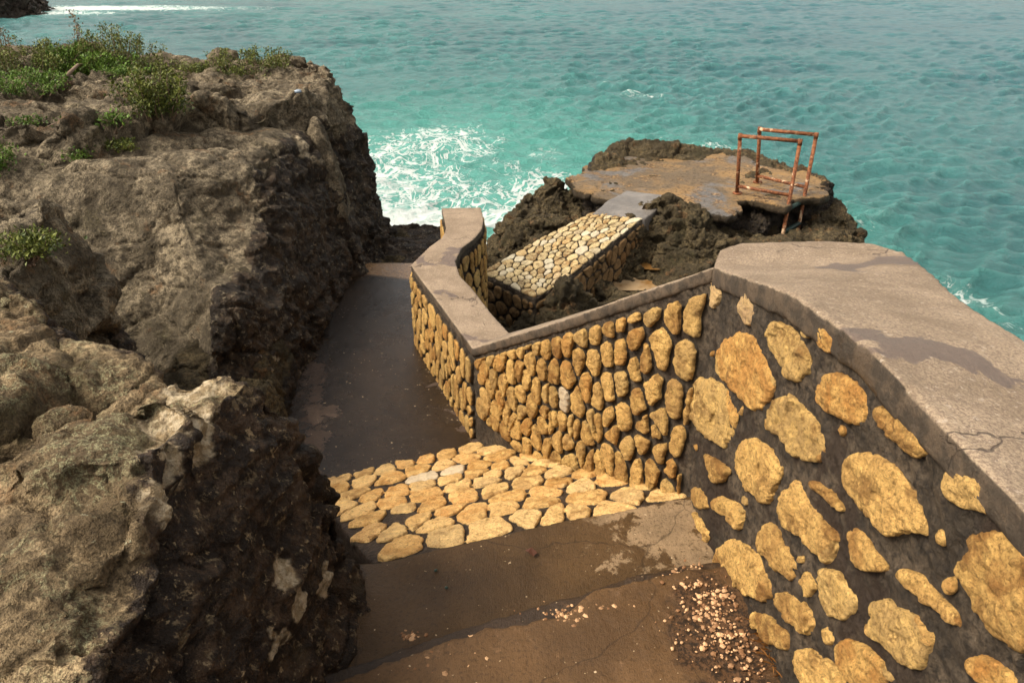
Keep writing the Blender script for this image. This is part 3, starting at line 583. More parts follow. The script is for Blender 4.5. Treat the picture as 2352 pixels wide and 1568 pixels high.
def post_b(V, N, dk, pale):
    V = V.copy(); n = fbm(V * 5, 4, 60)
    c = P(625, 895, -2.4); m = np.exp(-((V[:, 0] - c[0]) / .22) ** 2 - ((V[:, 1] - c[1]) / .35) ** 2 - ((V[:, 2] - c[2]) / .07) ** 2); V[:, 0] -= m * .28
    pale = np.maximum(pale, blob(V, PY(605, 845, 4.0), (.35, .22, .12)) * (1.0 + .8 * n))
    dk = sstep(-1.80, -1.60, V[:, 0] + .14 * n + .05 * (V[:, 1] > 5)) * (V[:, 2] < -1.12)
    for (u, v, y, r) in ((690, 330, 5.9, .14), (730, 370, 6.0, .12), (660, 300, 5.8, .12)): pale = np.maximum(pale, (.8 + n) * .8 * blob(V, PY(u, v, y), r))
    return V, dk, sstep(.42, .68, pale + .30 * fbm(V * 14, 4, 53))
BP = [(-1.38, 3.75), (-1.35, 4.3), (-1.36, 4.83), (-1.33, 5.97), (-1.27, 6.5), (-1.30, 7.0), (-2.0, 7.4), (-3.6, 6.8), (-4, 4.2), (-2.5, 3.86), (-2.0, 3.62), (-1.75, 3.35), (-1.55, 3.3)]
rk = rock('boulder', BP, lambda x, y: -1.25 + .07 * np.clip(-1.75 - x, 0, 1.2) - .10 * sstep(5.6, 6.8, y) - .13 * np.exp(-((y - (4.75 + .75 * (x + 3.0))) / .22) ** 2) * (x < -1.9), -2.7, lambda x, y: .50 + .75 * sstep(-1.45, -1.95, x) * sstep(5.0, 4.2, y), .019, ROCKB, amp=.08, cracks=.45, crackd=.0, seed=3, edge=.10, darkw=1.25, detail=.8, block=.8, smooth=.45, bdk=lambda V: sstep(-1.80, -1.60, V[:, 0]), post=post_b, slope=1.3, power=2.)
tag(rk, 'huge smooth grey brown boulder with a dark craggy face overhanging the concrete landing', 'rock')
SP = [(-9, 4.5), (-3.4, 4.75), (-2.9, 4.85), (-2.66, 5.2), (-2.3, 5.65), (-1.85, 5.9), (-1.45, 6.15), (-1.25, 6.5), (-1.17, 7.1), (-1.50, 7.9), (-2.5, 8.5), (-4.2, 9.2), (-6.5, 9.9), (-9, 10)]
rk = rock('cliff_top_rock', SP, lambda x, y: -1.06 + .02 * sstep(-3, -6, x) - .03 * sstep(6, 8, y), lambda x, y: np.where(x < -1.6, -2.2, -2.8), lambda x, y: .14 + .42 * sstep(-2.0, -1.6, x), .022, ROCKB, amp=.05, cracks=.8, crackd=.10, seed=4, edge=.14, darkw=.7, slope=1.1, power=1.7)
tag(rk, 'broad ledged cliff top with weedy shrubs, ending in a blunt nose over the sea', 'rock')
rk = rock('boulder', [(-1.38, 6.05), (-1.4, 6.35), (-1.62, 6.55), (-1.85, 6.4), (-1.85, 6.1), (-1.6, 5.95)], -1.22, -2.2, .24, .014, ROCKB, amp=.02, crackd=0, seed=5, edge=.05, zmin=-2.6, slope=2.5, darkw=.1, detail=.5, pits=.3)
tag(rk, 'small rounded grey boulder wedged against the nose of the cliff top', 'rock')
rk = rock('ledge_rock', [(-.60, 2.06), (-.86, 2.55), (-1.12, 2.95), (-1.24, 3.4), (-1.30, 3.9), (-1.34, 4.25), (-1.9, 4.3), (-2.4, 2.6), (-1.2, 2.2)], lambda x, y: -2.33 + .35 * np.clip(-1.1 - x, 0, .6) + .30 * sstep(2.9, 2.1, y), -2.7, .16, .013, REEF, zmin=-3.0, slope=2., amp=.05, cracks=2., seed=6, edge=.08, detail=.7, darkw=.4)
tag(rk, 'low greenish ledge of rock under the boulder along the left of the landing', 'rock')
rk = rock('ledge_rock', [(-1.5, 5.95), (-1.05, 6.05), (-.78, 6.3), (-.85, 6.75), (-.98, 7.5), (-1.5, 7.9), (-2, 7.5)], -2.62, -3.0, .2, .018, REEF, slope=1.6, amp=.06, crackd=0, seed=7, edge=.1, detail=1., darkw=.3)
tag(rk, 'low brown rock lip at the seaward end of the concrete landing', 'rock')
rk = rock('bedrock', [(-.7, -1.0), (.95, -1.0), (1.0, 2.2), (.6, 2.5), (.05, 3.6), (-.3, 4.8), (-.5, 6.0), (-1.3, 6.2), (-1.5, 3.0), (-.7, 2.2)], lambda x, y: -2.30 - .75 * sstep(1.8, 3.0, y) - .3 * sstep(1.4, 1.9, y), -4.0, .3, .045, REEF, slope=2.0, amp=.03, crackd=0, seed=13, edge=.1, darkw=.3)
tag(rk, kind='structure')
# reef around the walkway
hump = [(*P(1275, 735, -3.6)[:2], .35, .30), (*P(1530, 520, -3.35)[:2], .9, .32), (*P(1590, 560, -3.5)[:2], .6, .12), (*P(1250, 730, -4)[:2], .9, -.45), (*P(1465, 645, -3.65)[:2], .42, -.42), (*P(1505, 605, -3.6)[:2], .28, -.26), (*P(1270, 470, -3.5)[:2], .35, .40), (*P(1180, 560, -3.6)[:2], .6, .12), (*P(1310, 700, -3.5)[:2], .32, .28), (*P(1375, 635, -3.5)[:2], .30, .26), (*P(1435, 575, -3.45)[:2], .32, .26), (*P(1490, 530, -3.4)[:2], .4, .25), (*P(1240, 530, -3.5)[:2], .5, .15)]
def reef_x(x, y, z):
    for cx, cy, r, a in hump: z = z + a * np.exp(-((x - cx) ** 2 + (y - cy) ** 2) / r ** 2) * (z > -4.6)
    return z
RP = [(-.9, 5.4), (-1.0, 8), (-.7, 10), (-.3, 11.6), (.6, 12.6), (3, 13.4), (5.2, 12.5), (5.6, 10.5), (5.0, 8.5), (3.2, 6.2), (2.4, 4.6), (1.2, 3.2), (.5, 3.6)]
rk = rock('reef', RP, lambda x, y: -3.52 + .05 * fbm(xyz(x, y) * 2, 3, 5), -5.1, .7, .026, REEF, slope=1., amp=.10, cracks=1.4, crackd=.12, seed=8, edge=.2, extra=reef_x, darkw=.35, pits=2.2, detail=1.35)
tag(rk, 'low jagged brown reef around the stone walkway, holding sandy tide pools', 'rock')
m = M('pool_sand'); c = m.mix(m.ramp(m.noise(2.5, 5), .40, .6), (.34, .235, .13), (.20, .10, .03)); m.bump(m.noise(8, 3), .01, .3)
SAND = m.done(c, .12, .5)
for cu, z, r, lb in (((1450, 640), -3.74, (.52, .42), 'large shallow sandy tide pool between the walkway and the sloping wall'), ((1505, 604), -3.66, (.32, .26), 'small amber tide pool just beyond the larger sandy one')):
    c = P(*cu, z); n = 48; V = [c] + [c + (r[0] * math.cos(a) * (1 + .15 * math.sin(3 * a)), r[1] * math.sin(a) * (1 + .12 * math.cos(2 * a)), 0) for a in np.linspace(0, 2 * math.pi, n, endpoint=False)]
    tag(link('tide_pool', mesh(V, [(0, i + 1, (i + 1) % n + 1) for i in range(n)]), SAND), lb, 'tide pool', 'sandy tide pools in the reef')
# platform
zp = -3.1
PP = [(1395, 460), (1510, 474), (1600, 482), (1655, 491), (1725, 462), (1795, 470), (1838, 452), (1885, 445), (1888, 415), (1800, 388), (1700, 362), (1620, 346), (1540, 349), (1440, 355), (1380, 370), (1322, 395), (1332, 425), (1368, 446)]
PW = [P(*q, zp) for q in PP]
pf = empty('rock_platform', tuple(PW[0]), 'flat rock platform with rust stained concrete cap at the sea end of the walkway', 'rock')
def jit(poly, n, amp, seed):
    out = []
    for i in range(len(poly)):
        a, b = np.array(poly[i]), np.array(poly[(i + 1) % len(poly)])
        for k in range(n):
            p = a + (b - a) * k / n; s = fbm(np.array([p * 2.3]), 3, seed)[0] * amp; s2 = fbm(np.array([p * 2.3 + 40]), 3, seed)[0] * amp; out.append((p[0] + s, p[1] + s2, p[2]))
    return out
me = remesh(poly_solid(jit(PW, 6, .30, 4), zp - .08), .026); V = co(me); N = nor(me)
setco(me, V + N * (.03 * fbm(V * 2, 4, 3) + .012 * ridged(V * 6, 3, 16) + .05 * ridged(V * 4, 4, 6) * (N[:, 2] < .7) + .006 * fbm(V * 14, 3, 8))[:, None])
m = M('platform_cap')
c = m.mix(m.ramp(m.noise(1.1, 6, .65), .42, .58), (.22, .155, .09), (.42, .25, .10)); c = m.mix(m.ramp(m.noise(.9, 6, .65, .5), .53, .60), c, (.22, .20, .18))
c = m.mix(m.ramp(m.noise(2.7, 6, .7), .52, .60, 0, .9), c, m.mix(m.ramp(m.noise(22, 4, .7), .45, .6), (.14, .07, .025), (.62, .38, .16)))
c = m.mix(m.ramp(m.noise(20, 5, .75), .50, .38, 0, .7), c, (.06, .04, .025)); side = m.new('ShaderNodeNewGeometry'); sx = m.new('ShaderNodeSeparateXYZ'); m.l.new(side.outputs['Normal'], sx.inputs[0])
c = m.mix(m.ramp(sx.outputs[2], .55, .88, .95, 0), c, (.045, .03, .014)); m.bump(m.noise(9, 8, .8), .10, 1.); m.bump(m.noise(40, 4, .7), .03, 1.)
CAP = m.done(c, m.ramp(m.noise(.9, 5, .6, .5), .5, .6, .6, .34), .3)
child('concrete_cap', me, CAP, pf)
cx = np.mean([p[0] for p in PW]); cy = np.mean([p[1] for p in PW])
body = [(p[0] + (cx - p[0]) * .03 + (.45 if p[0] > cx + .8 and p[1] > 10.7 else 0), p[1] + (cy - p[1]) * .03) for p in PW]
body = [(x, y + (.75 if y > cy + .6 else 0)) for x, y in body]
def pf_x(x, y, z):
    for (u, v, zz, rx, ry, a) in ((1480, 330, -2.95, .75, .35, .25), (1590, 335, -3.0, .5, .3, .12), (1385, 362, -3.0, .45, .3, .25), (1350, 440, -3.05, .35, .25, .14), (1900, 430, -3.15, .35, .6, .10)):
        c = P(u, v, zz); z = z + a * np.exp(-((x - c[0]) / rx) ** 2 - ((y - c[1]) / ry) ** 2)
    return z
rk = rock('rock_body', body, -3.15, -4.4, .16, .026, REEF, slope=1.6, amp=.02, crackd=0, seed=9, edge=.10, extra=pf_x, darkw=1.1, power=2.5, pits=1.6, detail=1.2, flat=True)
rk.parent = pf; rk.location = -pf.location
lump = [P(1372, 372, -3.1), P(1400, 345, -3.1), P(1480, 338, -3.1), P(1600, 342, -3.1), P(1640, 352, -3.1), P(1560, 360, -3.1), P(1450, 362, -3.1)]
m = M('rust'); n1 = m.noise(30, 6, .7)
c = m.mix(m.ramp(n1, .36, .62), (.06, .018, .007), (.24, .085, .03)); c = m.mix(m.ramp(m.noise(11, 4, .6), .56, .66), c, (.52, .36, .22)); m.bump(n1, .004, .8)
RUST = m.done(c, .75, .3); m = M('green_paint'); RUNG = m.done((.018, .035, .028), .5)
# walkway
walk = empty('stone_walkway', tuple(P(1250, 600, -3.25)), 'pale cobbled stone walkway crossing the reef to the rock platform', 'walkway')
wl = [(1105, 628, -3.32), (1180, 585, -3.29), (1250, 545, -3.24), (1310, 515, -3.18), (1360, 490, -3.12)]; wr = [(1228, 688, -3.34), (1275, 662, -3.31), (1345, 608, -3.26), (1415, 553, -3.19), (1482, 501, -3.12)]
stw = [(P(*a), P(*b)) for a, b in zip(wl, wr)]; stw = [(stw[0][0] * 2 - stw[1][0], stw[0][1] * 1.25 - stw[1][1] * .25)] + stw if False else stw
me = remesh(strip_solid(stw, zb=-4.6), .02); roughen(me, .015, 6, 21, .008); child('walkway_body', me, MORTAR, walk)
def wpt(s, t):
    x = s * (len(stw) - 1); i = min(int(x), len(stw) - 2); f = x - i; a = stw[i][0] * (1 - f) + stw[i + 1][0] * f; b = stw[i][1] * (1 - f) + stw[i + 1][1] * f; return a * (1 - t) + b * t
Lw = np.linalg.norm(stw[-1][0] - stw[0][0]); Ww = np.linalg.norm(stw[2][0] - stw[2][1]); st = Stones()
seeds = relax([(random.uniform(0, Lw), random.uniform(0, Ww)) for _ in range(int(Lw * Ww / .0155))], (0, 0, Lw, Ww), 1.2, 3)
for k, c in enumerate(voronoi(seeds, (0, 0, Lw, Ww), 1.2)):
    if c is None: continue
    o = outline(c, 24, .006, .09, k * 1.9, 2)
    if o is None: continue
    st.add([wpt(min(max(x / Lw, 0), 1), min(max(y / Ww, 0), 1)) for x, y in o], (0, 0, 1), .022, .02, white=random.choice((0, 0, 0, 0, .62, .75)), tilt=.15, rings=5)
st.build('paving_stones', PALE, walk)
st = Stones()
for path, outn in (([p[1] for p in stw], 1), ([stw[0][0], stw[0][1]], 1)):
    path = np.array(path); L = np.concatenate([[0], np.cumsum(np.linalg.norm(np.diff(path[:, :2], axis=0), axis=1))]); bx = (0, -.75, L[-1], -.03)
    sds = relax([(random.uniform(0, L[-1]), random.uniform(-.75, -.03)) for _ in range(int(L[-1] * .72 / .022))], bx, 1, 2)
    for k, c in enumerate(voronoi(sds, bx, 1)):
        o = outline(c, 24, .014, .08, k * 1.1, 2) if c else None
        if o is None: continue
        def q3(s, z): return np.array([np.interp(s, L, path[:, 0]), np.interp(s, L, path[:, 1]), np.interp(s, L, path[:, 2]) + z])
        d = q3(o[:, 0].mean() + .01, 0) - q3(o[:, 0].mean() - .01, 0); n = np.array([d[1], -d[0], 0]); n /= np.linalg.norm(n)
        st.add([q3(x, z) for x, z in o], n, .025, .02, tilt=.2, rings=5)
st.build('side_stones', DSTONE, walk, 'stones in the side of the walkway, shade put into their darker colour')
ap = [P(1360, 491, -3.10), P(1482, 502, -3.10), P(1518, 474, -3.07), P(1560, 452, -3.055), P(1440, 438, -3.055), P(1398, 458, -3.07)]
me = remesh(poly_solid(ap, -3.35), .02); roughen(me, .006, 3, 2, .002); V = co(me); attr(me, 'dry', V[:, 0] * 0 + .1); attr(me, 'fine', V[:, 0] * 0)
child('ramp', me, wet_concrete('grey_ramp', (.12, .105, .09), (.2, .18, .16), rgh=.35), walk, 'grey concrete ramp joining the platform')
# ================================================================== LADDER
def tube(path, r, n=12):
    V, F = [], []; path = [np.array(p, float) for p in path]
    for i, p in enumerate(path):
        d = path[min(i + 1, len(path) - 1)] - path[max(i - 1, 0)]; d /= np.linalg.norm(d); a = np.cross(d, (0.3, .2, .9)); 
        if np.linalg.norm(a) < .3: a = np.cross(d, (1, 0, 0))
        a /= np.linalg.norm(a); b = np.cross(d, a)
        rr = r[i] if isinstance(r, (list, tuple)) else r
        for k in range(n): V.append(p + rr * (a * math.cos(6.2832 * k / n) + b * math.sin(6.2832 * k / n)))
    for i in range(len(path) - 1):
        for k in range(n): F.append((i * n + k, i * n + (k + 1) % n, (i + 1) * n + (k + 1) % n, (i + 1) * n + k))
    F += [tuple(range(n))[::-1], tuple(range((len(path) - 1) * n, len(path) * n))]
    return V, F
def tubes(lst, r):
    V, F = [], []
    for p in lst:
        v, f = tube(p, r); b = len(V); V += v; F += [tuple(i + b for i in q) for q in f]
    return mesh(V, F)
lad = empty('ladder', (3.2, 10.2, zp), 'rusty pipe swimming ladder with two tall square handrails on the platform edge', 'ladder')
P1, P2, P3, P4 = P(1700, 312, -2.25), P(1838, 325, -2.25), P(1745, 297, -2.25), P(1875, 310, -2.25)
rad = .026
for a, b, ua in ((P1, P2, (1692, 458)), (P3, P4, (1738, 432))):
    base = P(*ua, zp - .08); foot = b + (-.02, -.02, -2.5)
    child('handrail', tubes([[a + (-.02, 0, 0), b + (.02, 0, 0)]], rad), RUST, lad)
    child('post', tubes([[base, a]], rad), RUST, lad); child('post', tubes([[foot, b]], rad), RUST, lad)
    za = base + (a - base) * .22; zb_ = b + (foot - b) * ((b[2] - za[2] + .0) / 2.5); child('cross_rail', tubes([[za, zb_]], rad * .9), RUST, lad)
    v_, f_ = tube([base + (0, 0, .085), base + (0, 0, .105)], [.07, .065], 16); child('base_plate', mesh(v_, f_), RUST, lad)
    for q in (a, b):
        child('elbow', tubes([[q + (0, 0, -.05), q + (0, 0, .03)]], rad * 1.12), RUST, lad)
for z in (-3.17, -3.5, -3.83, -4.16):
    f = (z + 2.25) / -2.5; a = P2 + (-.02 * f, -.02 * f, z + 2.25); b = P4 + (-.02 * f, -.02 * f, z + 2.25); child('rung', tubes([[a, b]], .032), RUNG, lad)
# ================================================================== SEA
rs = np.random.RandomState(3)
rows = np.concatenate([np.exp(np.linspace(math.log(6), math.log(170), 760)), np.exp(np.linspace(math.log(172), math.log(4000), 60))])
cols = np.concatenate([np.linspace(-100, -41, 60), np.linspace(-40.9, 42.9, 900), np.linspace(43, 100, 60)]) * math.pi / 180
RR, CC = np.meshgrid(rows, cols, indexing='ij'); X = (RR * np.sin(CC)).ravel(); Y = (RR * np.cos(CC)).ravel(); D = RR.ravel()
Z = np.zeros_like(X); DX = np.zeros_like(X); DY = np.zeros_like(X); CR = np.zeros_like(X)
main = R(-68)
for k in range(84):
    lam = .30 * (26 ** (k / 83.)) * rs.uniform(.9, 1.1); th = main + rs.normal(0, .60); kk = 2 * math.pi / lam
    a = .0108 * lam ** .72 * rs.uniform(.6, 1.4) * (.42 if lam > 4 else .44 if lam > 1.6 else 1.25); dx, dy = math.cos(th), math.sin(th); ph = rs.uniform(0, 6.28)
    att = sstep(1.6, 3.2, lam / (D * .005)) if lam < 3 else 1.
    p = kk * (dx * X + dy * Y) + ph; s = np.sin(p); c = np.cos(p)
    Z += a * s * att; DX += .7 * a * dx * c * att; DY += .7 * a * dy * c * att; CR += a * kk * s * att
gust = .72 + .75 * fbm(xyz(X, Y * .6) * .07, 4, 9); Z *= gust
me = fast_mesh(np.stack([X + DX, Y + DY, SEA + Z * 1.0], 1), grid_faces(len(rows), len(cols)))
bl = [(900, 520, 3.0, 3.2, .98), (860, 430, 3, 3.5, .85), (960, 340, 3.0, 3.2, .68), (1010, 310, 2, 2.0, .6), (1170, 510, 2.0, 2.6, .85), (1240, 450, 1.6, 3.2, .75), (1940, 500, 1.3, 1.4, .40), (1990, 460, 2.5, 2.0, .25), (2230, 680, .5, 1.1, .5), (2300, 740, .3, .6, .35), (1650, 345, 1.2, 1.0, .6), (1470, 215, 1.6, 1.4, .40), (200, 20, 16, 4., 1.), (100, 32, 7, 3, .9), (2050, 560, 1.5, 1.5, .25), (930, 590, 3, 2.5, 1.0), (1120, 380, 1.6, 2.2, .42), (1250, 350, 1.2, 2.0, .35), (1060, 440, 2, 2, .55)]
fo = np.zeros_like(X)
for u, v, rx, ry, a in bl:
    c = P(u, v, SEA); fo = np.maximum(fo, a * np.exp(-((X - c[0]) / rx) ** 2 - ((Y - c[1]) / ry) ** 2))
for cx_, cy_ in ((1.0, 12.8), (.0, 11.5), (3, 14), (5.5, 12.8)): fo = np.maximum(fo, .75 * np.exp(-((X - cx_) ** 2 + (Y - cy_) ** 2) / .9))
attr(me, 'foam', fo); attr(me, 'crest', np.clip(CR * gust, -1, 2) + .25 * np.exp(-((X + 3) / 12) ** 2))
shal = np.exp(-((X + 2) / 9) ** 2 - ((Y - 15) / 16) ** 2); attr(me, 'shal', shal); attr(me, 'far', .7 * sstep(-5, 45, X + .25 * Y) )
m = M('sea_water')
n = m.noise(.10, 4, .6)
c = m.mix(m.ramp(n, .35, .65), (.020, .082, .084), (.042, .140, .130)); c = m.mix(m.at('far'), c, (.030, .105, .125))
c = m.mix(m.ramp(m.at('crest'), -.1, .8, 0, .55), c, (.065, .20, .185)); c = m.mix(m.ramp(m.at('shal'), .05, .8, 0, .9), c, (.060, .235, .195))
lace = m.vor(1.15, 'SMOOTH_F1', vec=m.warp(1.0, 1.6)); l2 = m.vor(2.6, 'DISTANCE_TO_EDGE', vec=m.warp(.7, 2.4)); l3 = m.noise(2.2, 8, .72, .8)
f = m.at('foam'); rg = lambda sc_, sd: m.ramp(m.math('ABSOLUTE', m.math('SUBTRACT', m.noise(sc_, 4, .6, 1.2, vec=m.scale(m.pos, (1, .7, sd))), .5)), 0, .05, 1, 0)
lacy = m.math('ADD', m.math('MULTIPLY', m.math('MAXIMUM', rg(.9, 1), m.math('MULTIPLY', rg(2.2, 2), .8)), .42), m.math('MULTIPLY', l3, .95))
fm = m.ramp(m.math('ADD', m.math('MULTIPLY', f, .95), m.math('MULTIPLY', m.math('SUBTRACT', lacy, .62), m.ramp(f, .02, .35, 0, 1.1))), .50, .78)
wc = m.math('MULTIPLY', m.ramp(m.at('crest'), .95, 1.35), m.ramp(m.noise(3.5, 6, .7), .52, .66))
fm = m.math('MAXIMUM', fm, m.math('MULTIPLY', wc, .55)); milky = m.ramp(f, .1, .9, 0, .55)
c = m.mix(milky, c, (.14, .40, .33)); c = m.mix(fm, c, (.52, .56, .53))
m.bump(m.noise(4.5, 6, .7, .5), .12, .8); m.bump(m.noise(8, 6, .7, .4, vec=m.scale(m.pos, (1, 1.4, 1))), .06, .9); m.bump(fm, .02, .5)
m.b.inputs['IOR'].default_value = 1.33
WATER = m.done(c, m.ramp(fm, 0, 1, .13, .75), .5)
tag(link('water', me, WATER), kind='structure')
rk = rock('distant_rock', [P(-150, 60, SEA)[:2], P(60, 38, SEA)[:2], P(100, 24, SEA)[:2], P(85, 12, SEA)[:2], P(-150, 0, SEA)[:2]], -2.3, -4.6, 2.2, .16, REEF, slope=.8, amp=.5, cracks=.25, crackd=.4, seed=12, edge=1.2, step=.3, detail=4., pits=0, zmin=-6)
tag(rk, 'distant dark rock point in the sea at the top left corner', 'rock')
# ================================================================== PLANTS
def leaf_mat(name, a, b):
    m = M(name); t = m.at('tint'); c = m.mix(m.ramp(t, 0, 1), a, b); m.b.inputs['Subsurface Weight'].default_value = 0
    return m.done(c, .55, .3)
GREEN = leaf_mat('bright_leaf', (.045, .085, .010), (.12, .20, .022)); OLIVE = leaf_mat('olive_leaf', (.040, .058, .011), (.15, .165, .028)); RUSSET = leaf_mat('dry_leaf', (.09, .055, .022), (.20, .12, .05))
m = M('twig'); WOOD = m.done(m.mix(m.noise(40), (.12, .07, .04), (.28, .20, .14)), .8)
bpy.context.view_layer.update(); DG = bpy.context.evaluated_depsgraph_get()
def G(u, v, z):
    d = Vector(ray(u, v)).normalized(); ok, loc, *_ = sc.ray_cast(DG, Vector((0, 0, 0)) + d * .3, d, distance=16)
    return np.array(loc) if ok and loc.z > -2.2 else P(u, v, z)
SHK = 1.1
def shrub(base, wdt, hgt, n, mat, label, cat='shrub', lsz=.016, nm='shrub', grp='weedy shrubs on the cliff top', spiky=.5, lean=(0, 0), nstem=None):
    hgt *= SHK; lsz *= 1.25; n = int(n * 1.2); root = empty(nm, tuple(base), label, cat, grp); rd = random.Random(int(base[0] * 977 + base[1] * 131)); LV, LF, T = [], [], []; SV, SF = [], []
    ns = nstem or max(6, int(n / 55))
    for i in range(ns):
        a = rd.uniform(0, 6.283); rr = math.sqrt(rd.random()); bx = wdt * rr * math.cos(a) * .6; by = wdt * rr * math.sin(a) * .45; sm = ns < 26
        hh = hgt * rd.uniform(.45, 1.) * (1 - .35 * rr ** 2); tip = Vector((bx * 1.5 + rd.uniform(-.25, .25) * hh + lean[0] * hh, by * 1.4 + rd.uniform(-.25, .25) * hh + lean[1] * hh, hh)); b0 = Vector((bx * .05, by * .05, -.06)) if sm else Vector((bx, by, -.05))
        pts = [b0 + (tip - b0) * t + Vector((rd.uniform(-1, 1), rd.uniform(-1, 1), 0)) * .02 for t in (0, .35, .7, 1)]
        v, f = tube([tuple(p) for p in pts], [.005, .004, .003, .001], 5); o = len(SV); SV += v; SF += [tuple(k + o for k in q) for q in f]
        for j in range(n // ns):
            t = rd.random() ** .7; k = min(int(t * 3), 2); p = pts[k] + (pts[k + 1] - pts[k]) * (t * 3 - k)
            p = p + Vector((rd.gauss(0, 1), rd.gauss(0, 1), rd.gauss(0, .6))) * (.045 * (1.25 - t) + .006)
            if p.z < -.02: p.z = rd.uniform(0, .05)
            d = Vector((rd.gauss(0, 1), rd.gauss(0, 1), rd.gauss(.4 + spiky, .7))).normalized(); s = d.cross(Vector((rd.random(), rd.random(), rd.random()))).normalized(); L = lsz * rd.uniform(.7, 1.5); W = L * rd.uniform(.22, .38)
            nrm = d.cross(s) * L * .12; b = len(LV)
            LV += [p, p + d * L * .5 + s * W + nrm, p + d * L, p + d * L * .5 - s * W + nrm]; LF += [(b, b + 1, b + 2), (b, b + 2, b + 3)]; tt = min(1, max(0, .15 + .55 * t + rd.gauss(0, .22))); T += [tt] * 4
    me = mesh(LV, LF, False); attr(me, 'tint', T); link('foliage', me, mat, root); link('stems', mesh(SV, SF), WOOD, root); return root
def ground(u, v, z): return P(u, v, z)
shrub(G(60, 165, -1.08), 1.0, .30, 8200, OLIVE, 'wide dark green shrub mass at the far left of the cliff top', nstem=70)
shrub(G(20, 205, -1.06), .60, .14, 4200, GREEN, 'low green scrub in front of the dark mass at the left edge', nstem=50)
shrub(G(205, 172, -1.08), .50, .30, 3200, GREEN, 'brightest leafy green shrub, mid clump, with a fallen branch at its foot', lsz=.024, nstem=36)
shrub(G(262, 150, -1.10), .62, .40, 4600, OLIVE, 'tallest olive shrub with brown upright tips against the sea', spiky=1.3, nstem=40)
shrub(G(185, 150, -1.10), .16, .56, 700, RUSSET, 'thin russet stalk rising highest above the clump', nm='weed', cat='weed', spiky=1.3, nstem=5)
shrub(G(22, 150, -1.10), .14, .42, 420, RUSSET, 'thin brown weed stalk at the left edge against the sea', nm='weed', cat='weed', spiky=1.3, nstem=4)
shrub(G(365, 165, -1.10), .30, .17, 1400, OLIVE, 'small olive shrub just right of the tall clump on the skyline', nstem=20)
shrub(G(290, 172, -1.10), .38, .07, 1100, GREEN, 'flat green mat of leaves trailing below the tall clump', nstem=24)
shrub(G(585, 172, -1.10), .46, .27, 3400, OLIVE, 'yellow green tufts right of the gap on the skyline of the cliff top', nstem=34)
shrub(G(465, 166, -1.10), .28, .10, 800, OLIVE, 'lowest thin tufts on the skyline left of the yellow green ones', nstem=14)
shrub(G(355, 255, -1.06), .26, .33, 3400, OLIVE, 'round bushy olive shrub alone on the bare rock shelf', lsz=.018, nstem=36)
shrub(G(-10, 385, -1.05), .20, .20, 1600, GREEN, 'green bush cut by the left edge, below the shelf', nstem=22)
shrub(G(62, 575, -1.05), .13, .07, 1300, OLIVE, 'small mossy shrub on the left grey boulder', lsz=.013, nstem=24)
shrub(G(262, 340, -1.12), .17, .05, 700, OLIVE, 'flat olive tuft in the crack behind the huge boulder', nstem=16)
shrub(G(172, 362, -1.10), .06, .05, 220, GREEN, 'tiny bright green tuft beside the flat olive one', nstem=10)
shrub(G(262, 285, -1.12), .12, .10, 220, GREEN, 'sparse leafy sprig in the ledge crack', nstem=7, lsz=.02)
shrub(G(70, 285, -1.08), .25, .04, 260, GREEN, 'thin creeping weeds along the ledge crack at left', nstem=12)
# dead branch
a, b = G(148, 185, -1.03) + (0, 0, .02), G(215, 160, -1.0) + (0, 0, .05)
tag(link('branch', tubes([[a, a + (b - a) * .5 + (0, 0, .05), b]], .014), WOOD), 'bare brown fallen branch lying in front of the bright green shrub', 'branch')
# grass tuft at the foot of the near wall
gm = M('dry_grass'); GR = gm.done(gm.mix(gm.noise(30), (.16, .055, .010), (.36, .16, .035)), .8)
root = P(1790, 1480, -1.7) + (.0, 0, 0); LV, LF = [], []
for i in range(330):
    p = Vector(root) + Vector((random.gauss(0, .018), random.gauss(0, .05), 0)); d = Vector((random.gauss(-.5, .6), random.gauss(-.1, .7), random.uniform(.15, .9))).normalized() * random.uniform(.03, .075); s = Vector((-d.y, d.x, 0)).normalized() * .0009
    b = len(LV); LV += [p - s, p + s, p + d * .6 + s * .7, p + d + Vector((0, 0, -.012))]; LF += [(b, b + 1, b + 2), (b, b + 2, b + 3)]
tag(link('grass_tuft', mesh(LV, LF, False), GR), 'dry orange grass tuft at the foot of the near wall', 'grass')
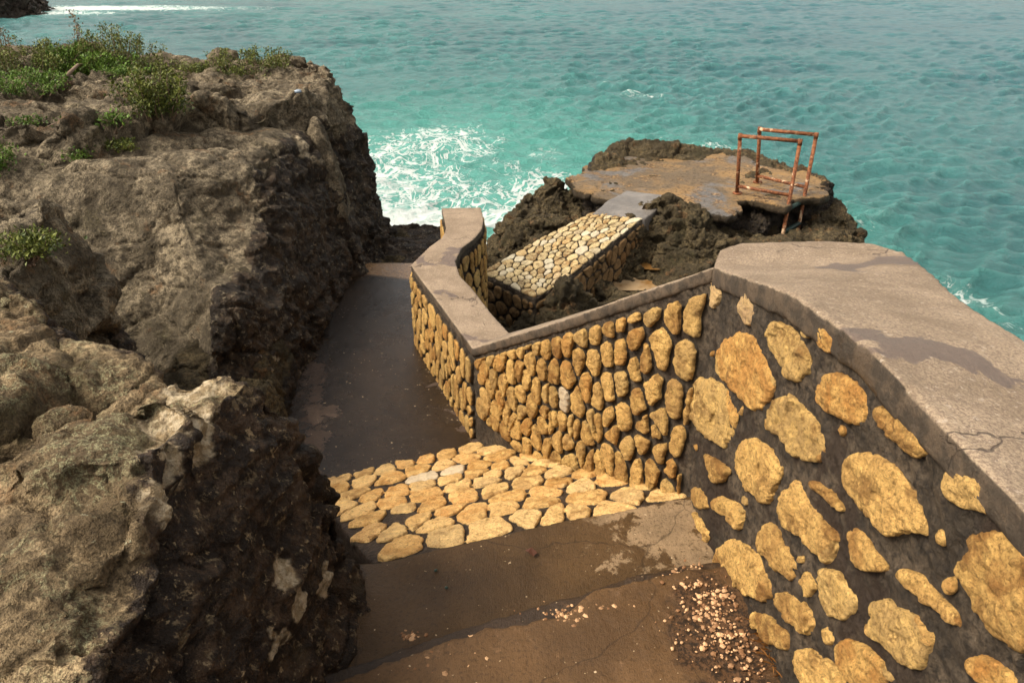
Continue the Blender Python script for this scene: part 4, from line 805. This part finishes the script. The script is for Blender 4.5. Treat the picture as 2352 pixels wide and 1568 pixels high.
# gravel, pebbles
def pebble(c, r, V, F, T, rd):
    bm = bmesh.new(); bmesh.ops.create_icosphere(bm, subdivisions=1, radius=1); k = rd.random() * 100; sx, sy, sz = rd.uniform(.7, 1.3), rd.uniform(.6, 1.1), rd.uniform(.4, .7); a = rd.uniform(0, 3.14); b = len(V); t = rd.random()
    for v in bm.verts:
        j = rd.uniform(.75, 1.15); x, y = v.co.x * sx * r * j, v.co.y * sy * r * j; V.append((c[0] + x * math.cos(a) - y * math.sin(a), c[1] + x * math.sin(a) + y * math.cos(a), c[2] + v.co.z * sz * r * j)); T.append(t)
    for f in bm.faces: F.append(tuple(v.index + b for v in f.verts))
    bm.free()
rd = random.Random(5); V, F, T = [], [], []
for (u, v, su, sv, n, z) in ((1620, 1380, 45, 35, 170, -1.708), (1660, 1450, 55, 40, 230, -1.708), (1570, 1330, 22, 18, 50, -1.72), (1740, 1500, 45, 35, 130, -1.705), (1310, 1410, 38, 10, 75, -1.712), (1370, 1395, 30, 6, 30, -1.712), (1060, 1495, 32, 13, 46, -1.712), (945, 1458, 13, 6, 26, -1.735), (1000, 1535, 40, 8, 16, -1.712), (1600, 1300, 12, 8, 16, -1.72)):
    for i in range(n):
        uu, vv = rd.gauss(u, su), rd.gauss(v, sv)
        p = P(uu, vv, z)
        if p[0] > .64 + .06 * (2.2 - p[1]) - .012 or vv > 1580: continue
        pebble(p, rd.choice((.002, .003, .003, .004, .005, .006, .009)), V, F, T, rd)
me = mesh(V, F, False); attr(me, 'tint', T)
m = M('gravel'); t = m.at('tint'); GRAV = m.done(m.mix(m.ramp(t, .2, .9), (.18, .085, .035), (.55, .33, .17)), .7)
tag(link('gravel', me, GRAV), kind='stuff')
V, F, T = [], [], []
m = M('pebble_green'); PG = m.done((.03, .055, .04), .35)
for uv, lb in (((1001, 1309), 'dark green pebble on the wet step, the farther of two'), ((1025, 1348), 'dark green pebble on the wet step, the nearer of two')):
    V, F, T = [], [], []; pebble(P(*uv, zs + .006), .0085, V, F, T, rd); me = mesh(V, F); tag(link('pebble', me, PG), lb, 'pebble', 'dark green pebbles on the wet step')
m = M('leaf_brown'); LB = m.done((.07, .025, .012), .6)
c = P(1303 - 15, 1340, 0); c = P(*c6(1405, 815), zs + .012)
tag(link('fallen_leaf', mesh([c + (-.022, .008, 0), c + (0, .014, .008), c + (.020, -.004, .002), c + (.006, -.02, 0), c + (-.012, -.008, .008)], [(0, 1, 4), (1, 2, 3), (1, 3, 4)], False), LB), 'single dry brown leaf lying on the wet step', 'leaf')
m = M('cap_metal'); CM = m.done((.30, .36, .42), .35); cc = G(683, 212, -1.05); V, F = tube([cc, cc + (0, 0, .018)], [.036, .032], 20)
tag(link('bottle_cap', mesh(V, F), CM), 'round grey blue lid lying on the cliff top rock', 'lid')
